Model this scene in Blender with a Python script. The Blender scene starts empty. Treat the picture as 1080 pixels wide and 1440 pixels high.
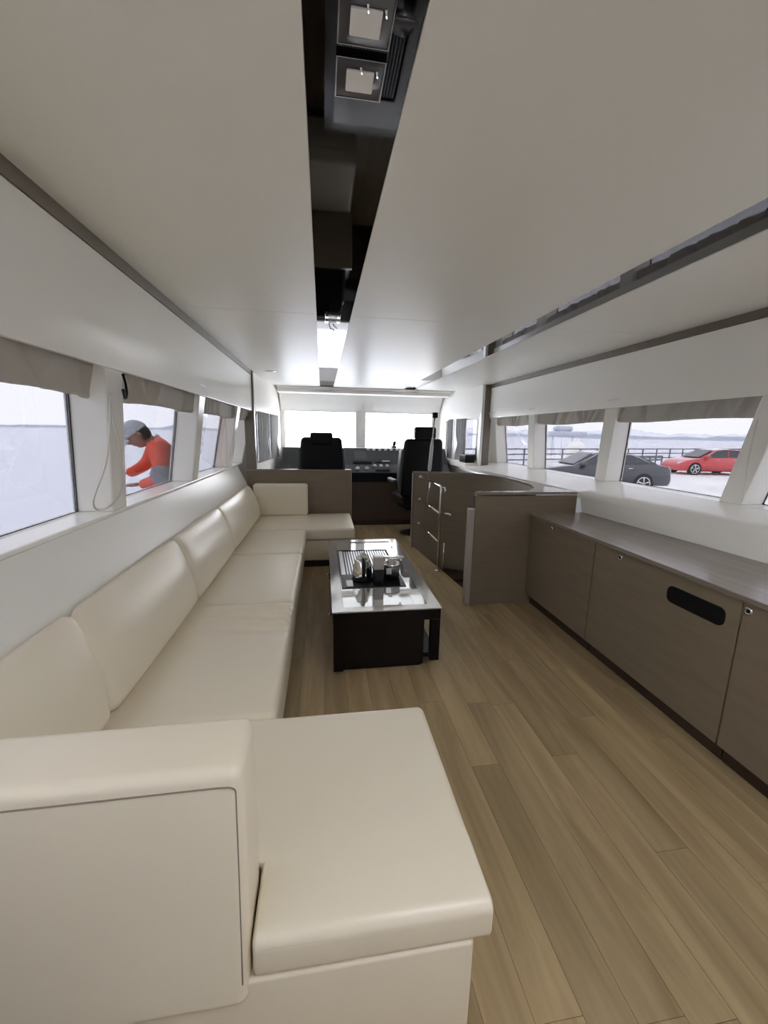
import bpy, bmesh, math, random
from mathutils import Vector, Matrix
random.seed(7)
S = bpy.context.scene
COL = S.collection
PI = math.pi

# ---------------------------------------------------------------- camera
cam_d = bpy.data.cameras.new('camera')
cam = bpy.data.objects.new('camera', cam_d)
COL.objects.link(cam)
cam_d.sensor_fit = 'HORIZONTAL'
cam_d.sensor_width = 36.0
cam_d.lens = 36.0 * 570.0 / 1080.0
cam_d.clip_start = 0.02
cam_d.clip_end = 20000
ROT = Matrix(((0.9888, 0.0114, -0.1487), (-0.1481, 0.1915, -0.9703), (0.0174, 0.9814, 0.1910)))
cam.matrix_world = Matrix.Translation((0, 0, 1.4)) @ ROT.to_4x4()
S.camera = cam

# ---------------------------------------------------------------- world: even overcast sky
W = bpy.data.worlds.new('overcast')
S.world = W
W.use_nodes = True
bg = W.node_tree.nodes['Background']
bg.inputs['Color'].default_value = (0.915, 0.925, 1.0, 1)
bg.inputs['Strength'].default_value = 12.5
S.view_settings.view_transform = 'Standard'
S.view_settings.look = 'None'
S.view_settings.gamma = 1.0
S.view_settings.use_curve_mapping = False
S.view_settings.exposure = 0.30
S.cycles.max_bounces = 14
S.cycles.diffuse_bounces = 8
S.cycles.glossy_bounces = 6
S.cycles.transparent_max_bounces = 12
S.cycles.use_denoising = True
S.cycles.sample_clamp_indirect = 8.0


# ---------------------------------------------------------------- materials
def mat(name, col, rough=0.5, metal=0.0, spec=0.5, coat=0.0, bump=None, vary=None, coat_rough=0.05):
    m = bpy.data.materials.new(name)
    m.use_nodes = True
    nt = m.node_tree
    b = nt.nodes['Principled BSDF']
    b.inputs['Base Color'].default_value = (*col, 1)
    b.inputs['Roughness'].default_value = rough
    b.inputs['Metallic'].default_value = metal
    b.inputs['Specular IOR Level'].default_value = spec
    b.inputs['Coat Weight'].default_value = coat
    b.inputs['Coat Roughness'].default_value = coat_rough
    tc = nt.nodes.new('ShaderNodeTexCoord')
    if bump:
        sc, st = bump
        n = nt.nodes.new('ShaderNodeTexNoise')
        n.inputs['Scale'].default_value = sc
        n.inputs['Detail'].default_value = 3
        nt.links.new(tc.outputs['Object'], n.inputs['Vector'])
        bp = nt.nodes.new('ShaderNodeBump')
        bp.inputs['Strength'].default_value = st
        bp.inputs['Distance'].default_value = 0.002
        nt.links.new(n.outputs['Fac'], bp.inputs['Height'])
        nt.links.new(bp.outputs['Normal'], b.inputs['Normal'])
    if vary:
        sc, amt, stretch = vary
        mp = nt.nodes.new('ShaderNodeMapping')
        mp.inputs['Scale'].default_value = stretch
        nt.links.new(tc.outputs['Object'], mp.inputs['Vector'])
        n = nt.nodes.new('ShaderNodeTexNoise')
        n.inputs['Scale'].default_value = sc
        n.inputs['Detail'].default_value = 5
        nt.links.new(mp.outputs['Vector'], n.inputs['Vector'])
        r = nt.nodes.new('ShaderNodeMapRange')
        r.inputs['From Min'].default_value = 0.3
        r.inputs['From Max'].default_value = 0.7
        r.inputs['To Min'].default_value = 1 - amt
        r.inputs['To Max'].default_value = 1 + amt
        nt.links.new(n.outputs['Fac'], r.inputs['Value'])
        mx = nt.nodes.new('ShaderNodeVectorMath')
        mx.operation = 'SCALE'
        mx.inputs[0].default_value = col
        nt.links.new(r.outputs['Result'], mx.inputs['Scale'])
        nt.links.new(mx.outputs['Vector'], b.inputs['Base Color'])
    return m


def glass_mat(name, tint, ior=1.45):
    m = bpy.data.materials.new(name)
    m.use_nodes = True
    nt = m.node_tree
    nt.nodes.clear()
    out = nt.nodes.new('ShaderNodeOutputMaterial')
    tr = nt.nodes.new('ShaderNodeBsdfTransparent')
    tr.inputs['Color'].default_value = (*[math.sqrt(q) for q in tint], 1)   # two faces per pane
    gl = nt.nodes.new('ShaderNodeBsdfGlossy')
    gl.inputs['Roughness'].default_value = 0.0
    geo = nt.nodes.new('ShaderNodeNewGeometry')
    dot = nt.nodes.new('ShaderNodeVectorMath')
    dot.operation = 'DOT_PRODUCT'
    nt.links.new(geo.outputs['Incoming'], dot.inputs[0])
    nt.links.new(geo.outputs['Normal'], dot.inputs[1])

    def math_(op, a, b):
        n = nt.nodes.new('ShaderNodeMath')
        n.operation = op
        for i, q in enumerate((a, b)):
            if isinstance(q, (int, float)):
                n.inputs[i].default_value = q
            elif q is not None:
                nt.links.new(q, n.inputs[i])
        return n.outputs[0]
    ab = math_('ABSOLUTE', dot.outputs['Value'], None)
    pw = math_('POWER', math_('SUBTRACT', 1.0, ab), 5.0)
    fac = math_('ADD', math_('MULTIPLY', pw, 0.6), 0.03)
    mx = nt.nodes.new('ShaderNodeMixShader')
    nt.links.new(fac, mx.inputs['Fac'])
    nt.links.new(tr.outputs['BSDF'], mx.inputs[1])
    nt.links.new(gl.outputs['BSDF'], mx.inputs[2])
    nt.links.new(mx.outputs['Shader'], out.inputs['Surface'])
    return m


def wood_mat():
    m = bpy.data.materials.new('oak_plank')
    m.use_nodes = True
    nt = m.node_tree
    b = nt.nodes['Principled BSDF']
    b.inputs['Roughness'].default_value = 0.42
    b.inputs['Specular IOR Level'].default_value = 0.35
    geo = nt.nodes.new('ShaderNodeNewGeometry')
    oi = nt.nodes.new('ShaderNodeObjectInfo')
    add = nt.nodes.new('ShaderNodeVectorMath')
    add.operation = 'ADD'
    sc = nt.nodes.new('ShaderNodeVectorMath')
    sc.operation = 'SCALE'
    sc.inputs[0].default_value = (3.1, 17.0, 0)
    nt.links.new(oi.outputs['Random'], sc.inputs['Scale'])
    nt.links.new(geo.outputs['Position'], add.inputs[0])
    nt.links.new(sc.outputs['Vector'], add.inputs[1])
    mp = nt.nodes.new('ShaderNodeMapping')
    mp.inputs['Scale'].default_value = (10, 0.9, 4)
    nt.links.new(add.outputs['Vector'], mp.inputs['Vector'])
    n = nt.nodes.new('ShaderNodeTexNoise')
    n.inputs['Scale'].default_value = 1.3
    n.inputs['Detail'].default_value = 6
    n.inputs['Roughness'].default_value = 0.62
    n.inputs['Distortion'].default_value = 0.6
    nt.links.new(mp.outputs['Vector'], n.inputs['Vector'])
    cr = nt.nodes.new('ShaderNodeValToRGB')
    e = cr.color_ramp.elements
    e[0].position, e[0].color = 0.30, (0.315, 0.228, 0.118, 1)
    e[1].position, e[1].color = 0.72, (0.520, 0.395, 0.220, 1)
    nt.links.new(n.outputs['Fac'], cr.inputs['Fac'])
    r = nt.nodes.new('ShaderNodeMapRange')
    r.inputs['To Min'].default_value = 0.86
    r.inputs['To Max'].default_value = 1.10
    nt.links.new(oi.outputs['Random'], r.inputs['Value'])
    ml = nt.nodes.new('ShaderNodeVectorMath')
    ml.operation = 'SCALE'
    nt.links.new(cr.outputs['Color'], ml.inputs[0])
    nt.links.new(r.outputs['Result'], ml.inputs['Scale'])
    nt.links.new(ml.outputs['Vector'], b.inputs['Base Color'])
    bp = nt.nodes.new('ShaderNodeBump')
    bp.inputs['Strength'].default_value = 0.08
    bp.inputs['Distance'].default_value = 0.002
    nt.links.new(n.outputs['Fac'], bp.inputs['Height'])
    nt.links.new(bp.outputs['Normal'], b.inputs['Normal'])
    return m


def water_mat():
    m = mat('sea_water', (0.60, 0.63, 0.70), 0.35, spec=0.5)
    nt = m.node_tree
    b = nt.nodes['Principled BSDF']
    tc = nt.nodes['Texture Coordinate']
    mp = nt.nodes.new('ShaderNodeMapping')
    mp.inputs['Scale'].default_value = (0.35, 0.9, 1)
    nt.links.new(tc.outputs['Object'], mp.inputs['Vector'])
    n = nt.nodes.new('ShaderNodeTexNoise')
    n.inputs['Scale'].default_value = 0.9
    n.inputs['Detail'].default_value = 6
    nt.links.new(mp.outputs['Vector'], n.inputs['Vector'])
    bp = nt.nodes.new('ShaderNodeBump')
    bp.inputs['Strength'].default_value = 0.25
    bp.inputs['Distance'].default_value = 0.15
    nt.links.new(n.outputs['Fac'], bp.inputs['Height'])
    nt.links.new(bp.outputs['Normal'], b.inputs['Normal'])
    return m


M = {
    'white': mat('white_gloss_panel', (0.93, 0.92, 0.87), 0.2, spec=0.25),
    'ceiling': mat('white_ceiling_panel', (0.94, 0.93, 0.86), 0.36, spec=0.30),
    'lower': mat('white_lower_panel', (0.86, 0.845, 0.79), 0.28, spec=0.06),
    'whitematt': mat('white_painted', (0.94, 0.92, 0.87), 0.4, spec=.3),
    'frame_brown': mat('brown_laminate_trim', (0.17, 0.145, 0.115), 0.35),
    'brown': mat('taupe_laminate', (0.222, 0.180, 0.125), 0.42, spec=0.25, vary=(3.0, 0.06, (1, 1, 8))),
    'browntop': mat('taupe_worktop', (0.245, 0.208, 0.172), 0.22, vary=(3.0, 0.08, (8, 1, 1))),
    'brownedge': mat('light_edge_band', (0.40, 0.36, 0.31), 0.35),
    'espresso': mat('espresso_veneer', (0.085, 0.058, 0.042), 0.4, spec=0.3),
    'darkbrown': mat('dark_brown_veneer', (0.045, 0.028, 0.019), 0.3),
    'leather': mat('cream_leather', (0.80, 0.725, 0.575), 0.36, spec=0.55, bump=(260, 0.12)),
    'seam': mat('leather_seam', (0.26, 0.22, 0.17), 0.7),
    'blackgloss': mat('black_mirror_acrylic', (0.085, 0.085, 0.09), 0.03, metal=1.0),
    'black': mat('black_plastic', (0.006, 0.006, 0.0065), 0.4, spec=0.25),
    'blacksoft': mat('black_upholstery', (0.007, 0.007, 0.0075), 0.6, spec=0.2, bump=(120, 0.2)),
    'greysoft': mat('grey_side_upholstery', (0.05, 0.052, 0.054), 0.55),
    'dash': mat('slate_dash_panel', (0.028, 0.034, 0.036), 0.42),
    'chrome': mat('chrome', (0.78, 0.78, 0.78), 0.10, metal=1.0),
    'steel': mat('brushed_steel', (0.62, 0.60, 0.58), 0.22, metal=1.0),
    'fabric': mat('taupe_blind_fabric', (0.50, 0.475, 0.43), 0.8, bump=(400, 0.2)),
    'curtain': mat('grey_curtain', (0.36, 0.36, 0.36), 0.85),
    'cord': mat('white_cord', (0.78, 0.76, 0.70), 0.6),
    'tablegloss': mat('table_dark_gloss', (0.007, 0.005, 0.0045), 0.16, spec=0.22),
    'tableborder': mat('table_grey_border', (0.66, 0.645, 0.62), 0.10, metal=0.6, spec=0.8),
    'tableglass': mat('table_pale_glass', (0.88, 0.88, 0.86), 0.03, metal=0.7, spec=0.8),
    'silver': mat('silver_plastic', (0.55, 0.56, 0.56), 0.3, metal=0.6),
    'screen': mat('grey_screen', (0.10, 0.105, 0.11), 0.15),
    'whiteplastic': mat('white_plastic', (0.75, 0.75, 0.74), 0.3),
    'polegrey': mat('pale_grey_grip', (0.66, 0.67, 0.70), 0.4),
    'orange': mat('orange_jacket', (0.72, 0.075, 0.035), 0.7),
    'greycloth': mat('grey_cloth', (0.22, 0.22, 0.25), 0.8),
    'capcloth': mat('pale_cap', (0.40, 0.42, 0.45), 0.8),
    'skin': mat('skin', (0.30, 0.16, 0.11), 0.55),
    'hair': mat('dark_hair', (0.02, 0.018, 0.016), 0.7),
    'trouser': mat('navy_trousers', (0.03, 0.035, 0.05), 0.8),
    'carblack': mat('dark_car_paint', (0.020, 0.026, 0.036), 0.12, coat=1.0),
    'carred': mat('red_car_paint', (0.55, 0.030, 0.035), 0.15, coat=1.0),
    'carglass': mat('car_glass', (0.03, 0.035, 0.045), 0.05, spec=0.8),
    'rubber': mat('rubber', (0.02, 0.02, 0.02), 0.8),
    'alloy': mat('alloy_wheel', (0.70, 0.70, 0.72), 0.3, metal=0.7),
    'lampred': mat('tail_lamp_red', (0.35, 0.02, 0.02), 0.2),
    'headlamp': mat('head_lamp', (0.7, 0.72, 0.75), 0.1),
    'concrete': mat('pale_concrete', (0.82, 0.815, 0.80), 0.85, vary=(0.4, 0.10, (1, 1, 1))),
    'railsteel': mat('galvanised_rail', (0.10, 0.10, 0.12), 0.5),
    'shore': mat('hazy_shore', (0.42, 0.46, 0.53), 0.9),  # distance haze put into the shore colour
    'hill': mat('hazy_hill', (0.80, 0.83, 0.88), 0.9),  # paled to carry the haze in the hill colour
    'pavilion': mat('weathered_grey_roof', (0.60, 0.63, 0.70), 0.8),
    'hull': mat('hull_white', (0.85, 0.85, 0.84), 0.4),
    'gasket': mat('black_gasket', (0.012, 0.012, 0.014), 0.6),
    'frost': mat('frosted_white', (0.93, 0.91, 0.87), 0.35),
    'water': water_mat(),
    'wood': wood_mat(),
    'glass_side': glass_mat('tinted_side_glass', (0.0715, 0.0712, 0.0745)),  # tint put in to dim the bright outside against the cabin
    'glass_aft': glass_mat('light_tinted_glass', (0.15, 0.15, 0.155)),  # aft panes made lighter to let extra light into the cabin
    'glass_clear': glass_mat('clear_glass', (0.95, 0.95, 0.93)),
    'glass_lamp': mat('smoky_crystal', (0.09, 0.09, 0.10), 0.05, spec=0.8, coat=1.0),
}


# ---------------------------------------------------------------- builders
class MB:
    """collects geometry for ONE mesh object"""
    def __init__(s):
        s.v, s.f, s.sm = [], [], []

    def add(s, verts, faces, smooth=False):
        o = len(s.v)
        s.v += [tuple(p) for p in verts]
        s.f += [tuple(i + o for i in f) for f in faces]
        s.sm += [smooth] * len(faces)
        return s

    def box(s, x0, x1, y0, y1, z0, z1):
        v = [(x, y, z) for z in (z0, z1) for y in (y0, y1) for x in (x0, x1)]
        return s.hexa([v[0], v[1], v[3], v[2], v[4], v[5], v[7], v[6]])

    def hexa(s, v):  # bottom ring 0-3, top ring 4-7
        return s.add(v, [(3, 2, 1, 0), (4, 5, 6, 7), (0, 1, 5, 4), (1, 2, 6, 5), (2, 3, 7, 6), (3, 0, 4, 7)])

    def quad(s, a, b, c, d):
        return s.add([a, b, c, d], [(0, 1, 2, 3)])

    def rbox(s, x0, x1, y0, y1, z0, z1, r, n=(1, 1, 1), k=3, fn=None):
        h = [(x1 - x0) / 2, (y1 - y0) / 2, (z1 - z0) / 2]
        c = [(x1 + x0) / 2, (y1 + y0) / 2, (z1 + z0) / 2]
        r = min(r, min(h) * 0.98)
        ax = []
        for a in range(3):
            i = h[a] - r
            e = [h[a] - r + r * math.tan(PI / 4 * j / k) for j in range(k + 1)]
            mid = [-i + 2 * i * j / n[a] for j in range(1, n[a])]
            ax.append([-q for q in reversed(e)] + mid + e)
        idx = {}
        vs, fs = [], []

        def vert(p):
            key = tuple(round(q, 6) for q in p)
            if key in idx:
                return idx[key]
            q = [max(-(h[a] - r), min(h[a] - r, p[a])) for a in range(3)]
            d = Vector([p[a] - q[a] for a in range(3)])
            if d.length > 1e-9:
                d = d.normalized() * r
            w = [c[a] + q[a] + d[a] for a in range(3)]
            if fn:
                w = fn(*w)
            idx[key] = len(vs)
            vs.append(tuple(w))
            return idx[key]
        for a in range(3):
            b, d = (a + 1) % 3, (a + 2) % 3
            for sgn in (-1, 1):
                for i in range(len(ax[b]) - 1):
                    for j in range(len(ax[d]) - 1):
                        q = []
                        for (u, w) in ((i, j), (i + 1, j), (i + 1, j + 1), (i, j + 1)):
                            p = [0, 0, 0]
                            p[a] = sgn * h[a]
                            p[b] = ax[b][u]
                            p[d] = ax[d][w]
                            q.append(vert(p))
                        if sgn < 0:
                            q.reverse()
                        if len(set(q)) == 4:
                            fs.append(tuple(q))
        return s.add(vs, fs, True)

    def tube(s, pts, r, seg=8, cap=True, closed=False):
        pts = [Vector(p) for p in pts]
        n = len(pts)
        rs = r if isinstance(r, (list, tuple)) else [r] * n
        vs, fs = [], []
        up = None
        for i, p in enumerate(pts):
            if closed:
                t = (pts[(i + 1) % n] - pts[i - 1]).normalized()
            else:
                t = (pts[min(i + 1, n - 1)] - pts[max(i - 1, 0)]).normalized()
            if up is None:
                up = Vector((0, 0, 1)) if abs(t.z) < 0.9 else Vector((1, 0, 0))
            a = t.cross(up).normalized()
            b = a.cross(t).normalized()
            up = b
            for j in range(seg):
                an = 2 * PI * j / seg
                vs.append(tuple(p + (a * math.cos(an) + b * math.sin(an)) * rs[i]))
        m = n if closed else n - 1
        for i in range(m):
            for j in range(seg):
                i2 = (i + 1) % n
                fs.append((i * seg + j, i * seg + (j + 1) % seg, i2 * seg + (j + 1) % seg, i2 * seg + j))
        if cap and not closed:
            fs.append(tuple(reversed(range(seg))))
            fs.append(tuple((n - 1) * seg + j for j in range(seg)))
        return s.add(vs, fs, True)

    def lathe(s, cx, cy, prof, seg=28, axis='z', base=0.0):
        vs, fs = [], []
        for (r, z) in prof:
            for j in range(seg):
                a = 2 * PI * j / seg
                if axis == 'z':
                    vs.append((cx + r * math.cos(a), cy + r * math.sin(a), base + z))
                elif axis == 'x':
                    vs.append((base + z, cx + r * math.cos(a), cy + r * math.sin(a)))
                else:
                    vs.append((cx + r * math.sin(a), base + z, cy + r * math.cos(a)))
        n = len(prof)
        for i in range(n - 1):
            for j in range(seg):
                fs.append((i * seg + j, i * seg + (j + 1) % seg, (i + 1) * seg + (j + 1) % seg, (i + 1) * seg + j))
        fs.append(tuple(reversed(range(seg))))
        fs.append(tuple((n - 1) * seg + j for j in range(seg)))
        return s.add(vs, fs, True)

    def prism(s, poly, axis, a0, a1):
        """poly: list of 2D points; axis 'x' -> (y,z), 'y' -> (x,z), 'z' -> (x,y)"""
        def P(p, a):
            return {'x': (a, p[0], p[1]), 'y': (p[0], a, p[1]), 'z': (p[0], p[1], a)}[axis]
        n = len(poly)
        vs = [P(p, a0) for p in poly] + [P(p, a1) for p in poly]
        fs = [tuple(reversed(range(n))), tuple(range(n, 2 * n))]
        fs += [(i, (i + 1) % n, (i + 1) % n + n, i + n) for i in range(n)]
        return s.add(vs, fs)

    def grid(s, fn, nu, nv, smooth=True):
        vs = [fn(i / nu, j / nv) for j in range(nv + 1) for i in range(nu + 1)]
        w = nu + 1
        fs = [(j * w + i, j * w + i + 1, (j + 1) * w + i + 1, (j + 1) * w + i) for j in range(nv) for i in range(nu)]
        return s.add(vs, fs, smooth)

    def build(s, name, m, parent=None, bevel=0.0, loc=None):
        me = bpy.data.meshes.new(name)
        me.from_pydata(s.v, [], s.f)
        me.polygons.foreach_set('use_smooth', s.sm)
        bm = bmesh.new()
        bm.from_mesh(me)
        bmesh.ops.remove_doubles(bm, verts=bm.verts, dist=1e-6)
        bmesh.ops.recalc_face_normals(bm, faces=bm.faces)
        if bevel > 0:
            ed = [e for e in bm.edges if len(e.link_faces) == 2 and e.calc_face_angle(0) > 0.6]
            bmesh.ops.bevel(bm, geom=ed, offset=bevel, segments=2, profile=0.5, affect='EDGES', clamp_overlap=True)
        bm.to_mesh(me)
        bm.free()
        me.materials.append(M[m])
        o = bpy.data.objects.new(name, me)
        COL.objects.link(o)
        if parent is not None:
            o.parent = parent
            o.matrix_parent_inverse = Matrix.Translation(-world_loc(parent))
        if loc:
            o.location = loc
        return o


def world_loc(o):
    l = Vector(o.location)
    p = o.parent
    if p is not None:
        l = Vector(o.location) + Vector(o.matrix_parent_inverse.to_translation()) + world_loc(p)
    return l


def thing(name, label, cat, loc=(0, 0, 0), group=None):
    o = bpy.data.objects.new(name, None)
    o.empty_display_size = 0.1
    COL.objects.link(o)
    o.location = loc
    o['label'] = label
    o['category'] = cat
    if group:
        o['group'] = group
    return o


def tag(o, label, cat, group=None):
    o['label'] = label
    o['category'] = cat
    if group:
        o['group'] = group
    return o


def struct(o):
    o['kind'] = 'structure'
    return o


def px(u, v, y=None, z=None, x=None):
    d = ROT @ Vector((u - 540, 720 - v, -570))
    c = Vector((0, 0, 1.4))
    t = (y / d.y) if y is not None else ((z - 1.4) / d.z if z is not None else x / d.x)
    return c + d * t


# ================================================================ SETTING
YB, YA = 5.00, -1.8          # bulkhead line, aft wall
XL, XR = -0.79, 2.27         # header panels above the windows
ZC, ZT, ZF, ZS = 2.07, 2.02, 1.625, 1.01
SL, SR = -0.99, 2.50         # inner edge of the window sills
YF = 6.9
DX0, DX1 = 0.6, 2.0      # unseen aft door, added for light
HX0, HX1, HY0, HY1 = 0.35, 1.15, -0.45, 0.12   # unseen roof hatch, added for light
RK = 0.32                    # forward rake of the mullions over the window height

# --- floor with planks
fl = MB()
fl.box(-1.2, 1.12, YA, 6.95, -0.10, -0.008)
fl.box(1.12, 2.75, YA, 3.06, -0.10, -0.008)
fl.box(1.12, 2.75, 4.84, 6.95, -0.10, -0.008)
floor = struct(fl.build('floor', 'darkbrown'))
PW = 0.125
for r in range(-1, 18):
    x0 = -0.38 + r * PW
    if x0 > 1.72:
        continue
    segs = [(-1.7, 6.3)] if x0 < 1.119 else [(-1.7, 3.06), (4.84, 6.3)]
    for (a, b) in segs:
        y = a - random.uniform(0.0, 1.1)
        while y < b:
            y0, y1 = max(y, a), min(y + 1.2, b)
            y += 1.2
            if y1 - y0 < 0.05 or y1 < -0.3:
                continue
            MB().box(x0 + 0.0006, x0 + PW - 0.0006, y0 + 0.0006, y1 - 0.0006, -0.008, 0.0).build('plank', 'wood', floor)
# slanted nosing along the stair opening
MB().prism([(1.12, 3.06), (1.31, 3.06), (1.125, 4.84), (1.12, 4.84)], 'z', -0.10, 0.0).build('stair_nosing', 'wood', floor)

# --- ceiling: panels with an open joint at y = 2.56, two black mirror strips between them;
#     an added roof hatch, unseen behind the viewer, lets in extra sky light
m = MB()
m.box(-1.25, 2.75, HY1, 6.95, 2.10, 2.14)
m.box(-1.25, 2.75, YA, HY0, 2.10, 2.14)
m.box(-1.25, HX0, HY0, HY1, 2.10, 2.14)
m.box(HX1, 2.75, HY0, HY1, 2.10, 2.14)
ce = struct(m.build('ceiling', 'whitematt'))
S1, S2, S3, S4 = -0.025, 0.176, 1.25, 1.44
for (y0, y1) in ((HY1 + .02, 2.557), (2.561, 6.45)):
    for (x0, x1) in ((-0.80, S1), (S2, S3), (S4, 2.28)):
        MB().box(x0, x1, y0, y1, ZC, 2.10).build('ceiling_panel', 'ceiling', ce, bevel=0.0015)
for (x0, x1) in ((-0.80, HX0 - .01), (HX1 + .01, 2.28)):
    MB().box(x0, x1, YA, HY1 + .018, ZC, 2.10).build('ceiling_panel', 'ceiling', ce, bevel=0.0015)
struct(MB().box(HX0, HX1, HY0, HY1, 2.118, 2.124).build('window_0', 'glass_clear'))  # clear pane of the added light hatch
o = MB().box(S1 + .001, S2 - .001, HY1 + .02, 6.30, ZC + 0.004, 2.10).build('mirror_strip', 'blackgloss', ce)
o['label'] = 'wide black mirror strip with square spotlights'
o = MB().box(S3 + .001, S4 - .001, HY1 + .02, 5.3, ZC + 0.004, 2.10).build('mirror_strip', 'blackgloss', ce)
o['label'] = 'black mirror strip on the helm stair side'
# cross beam before the windscreen
MB().box(-0.66, 2.02, 6.45, 6.89, 1.985, 2.07).build('ceiling_beam', 'whitematt', ce, bevel=0.006)
MB().box(-0.66, 2.02, 6.40, 6.45, 2.035, 2.07).build('beam_lip', 'whitematt', ce, bevel=0.004)


# --- side walls
def side(sgn, name, y1, y2):
    """sgn -1 port (left in the photo), +1 starboard"""
    xf = XL if sgn < 0 else XR
    xs = SL if sgn < 0 else SR
    w = struct(MB().box(*sorted((xf, xf + sgn * 0.02)), YA, y1, ZF, ZT).build(name, 'white', bevel=0.003))
    # shadow-gap trim at the ceiling corner
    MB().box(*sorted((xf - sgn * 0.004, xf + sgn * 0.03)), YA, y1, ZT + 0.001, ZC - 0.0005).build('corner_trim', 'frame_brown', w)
    # pocket behind the header and outer skin
    MB().box(*sorted((xf + sgn * 0.02, xf + sgn * 0.17)), YA, y2, 1.72, 1.74).build('blind_pocket_top', 'whitematt', w)
    MB().box(*sorted((xf + sgn * 0.15, xf + sgn * 0.17)), YA, y2, 1.60, 2.10).build('outer_header', 'hull', w)
    # sill
    MB().box(*sorted((xs, xs + sgn * 0.19)), YA, y2, ZS - 0.02, ZS).build('window_sill', 'white', w, bevel=0.004)
    MB().box(*sorted((xs + sgn * 0.17, xs + sgn * 0.19)), YA, YF, -0.9, ZS - 0.001).build('outer_skin', 'hull', w)
    return w


wl = side(-1, 'wall_left', YB, 5.50)
wr = side(1, 'wall_right', 5.42, 5.78)
# lower slanted panels
lp = MB()
lp.hexa([(-0.875, YA, .74), (-0.875, YB, .74), (-0.895, YB, .74), (-0.895, YA, .74),
         (SL, YA, ZS - .02), (SL, YB, ZS - .02), (SL - .02, YB, ZS - .02), (SL - .02, YA, ZS - .02)])
lp.build('lower_panel', 'lower', wl)


def cbx(y):      # back line of the starboard worktop
    return 2.263 - 0.068 * (y - 1.3)


rp = MB()
y0_, y1_ = YA, 3.045


def lower_pt(u, v):
    y = y0_ + (y1_ - y0_) * u
    xb = cbx(y)
    k = max(0.0, min(1.0, (y - 1.0) / 2.045))
    xm = (xb + (SR - xb) * .78) * (1 - k) + 2.10 * k       # the panel turns into the ledge by the stairwell
    zm = .94 * (1 - k) + .953 * k
    if v < .5:
        q = v / .5
        return (xb + (xm - xb) * q, y, .76 + (zm - .76) * q)
    q = (v - .5) / .5
    return (xm + (SR - xm) * q, y, zm + (ZS - .002 - zm) * q)


rp.grid(lower_pt, 24, 8)
rp.build('lower_panel', 'white', wr)
# ledge beside the stairwell up to the sill
rp = MB()
rp.hexa([(2.075, 3.046, .90), (SR, 3.046, .90), (SR, 5.76, .90), (1.99, 5.76, .90),
         (2.10, 3.046, .953), (SR, 3.046, ZS - .003), (SR, 5.76, ZS - .003), (1.99, 5.76, .955)])
rp.build('side_ledge', 'white', wr)


# mullions and panes; bottom y-range of every mullion
MUL = [(-1.65, -1.51), (-0.41, -0.27), (0.83, 0.97), (2.07, 2.21), (3.29, 3.43), (4.56, 4.70)]


def plane_x(sgn, z, off):
    xf, xs = (XL, SL) if sgn < 0 else (XR, SR)
    t = (z - ZS) / (ZF - ZS)
    return xs + (xf - xs) * t + sgn * off


def ry(y, z):
    return y - RK * (z - ZS) / (ZF - ZS)


wn = 0
for sgn, w in ((-1, wl), (1, wr)):
    ends = MUL + ([(5.60, 5.76)] if sgn > 0 else [(5.28, 5.46)])
    for i, (a, b) in enumerate(ends):
        zt, zb = 1.70, ZS
        bt = b if i == len(ends) - 1 else ry(b, zt)      # the last one closes square against the bulkhead
        m = MB()
        m.hexa([(plane_x(sgn, zb, 0), a, zb), (plane_x(sgn, zb, 0), b, zb), (plane_x(sgn, zb, .175), b, zb), (plane_x(sgn, zb, .175), a, zb),
                (plane_x(sgn, zt, .022), ry(a, zt), zt), (plane_x(sgn, zt, .022), bt, zt), (plane_x(sgn, zt, .175), bt, zt), (plane_x(sgn, zt, .175), ry(a, zt), zt)])
        m.build('mullion', 'white', w, bevel=0.006)
    for i in range(len(ends) - 1):
        a, b = ends[i][1], ends[i + 1][0]
        wn += 1
        zt, zb, o1 = 1.70, ZS, 0.158
        g = MB()
        g.hexa([(plane_x(sgn, zb, o1), a, zb), (plane_x(sgn, zb, o1), b, zb), (plane_x(sgn, zb, o1 + .006), b, zb), (plane_x(sgn, zb, o1 + .006), a, zb),
                (plane_x(sgn, zt, o1), ry(a, zt), zt), (plane_x(sgn, zt, o1), ry(b, zt), zt), (plane_x(sgn, zt, o1 + .006), ry(b, zt), zt), (plane_x(sgn, zt, o1 + .006), ry(a, zt), zt)])
        gl = struct(g.build('window_%d' % wn, 'glass_aft' if i < 2 else 'glass_side'))
        k = MB()
        o2 = 0.152
        for yy in (a + .004, b - .004):
            k.tube([(plane_x(sgn, zb, o2), yy, zb + .003), (plane_x(sgn, zt, o2), ry(yy, zt), zt)], 0.0026, 6)
        k.tube([(plane_x(sgn, zb, o2), a, zb + .004), (plane_x(sgn, zb, o2), b, zb + .004)], 0.0024, 6)
        k.build('window_gasket', 'gasket', gl)

# bulkhead posts
t = struct(MB().box(-0.885, -0.772, 4.965, 5.03, 0.955, 2.069).build('trim_1', 'frame_brown', bevel=0.004))
t = struct(MB().box(2.205, 2.30, 5.44, 5.51, 0.955, 2.069).build('trim_2', 'frame_brown', bevel=0.004))
t = struct(MB().box(2.165, 2.204, 5.45, 5.51, 0.955, 2.069).build('trim_3', 'white', bevel=0.004))

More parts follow.
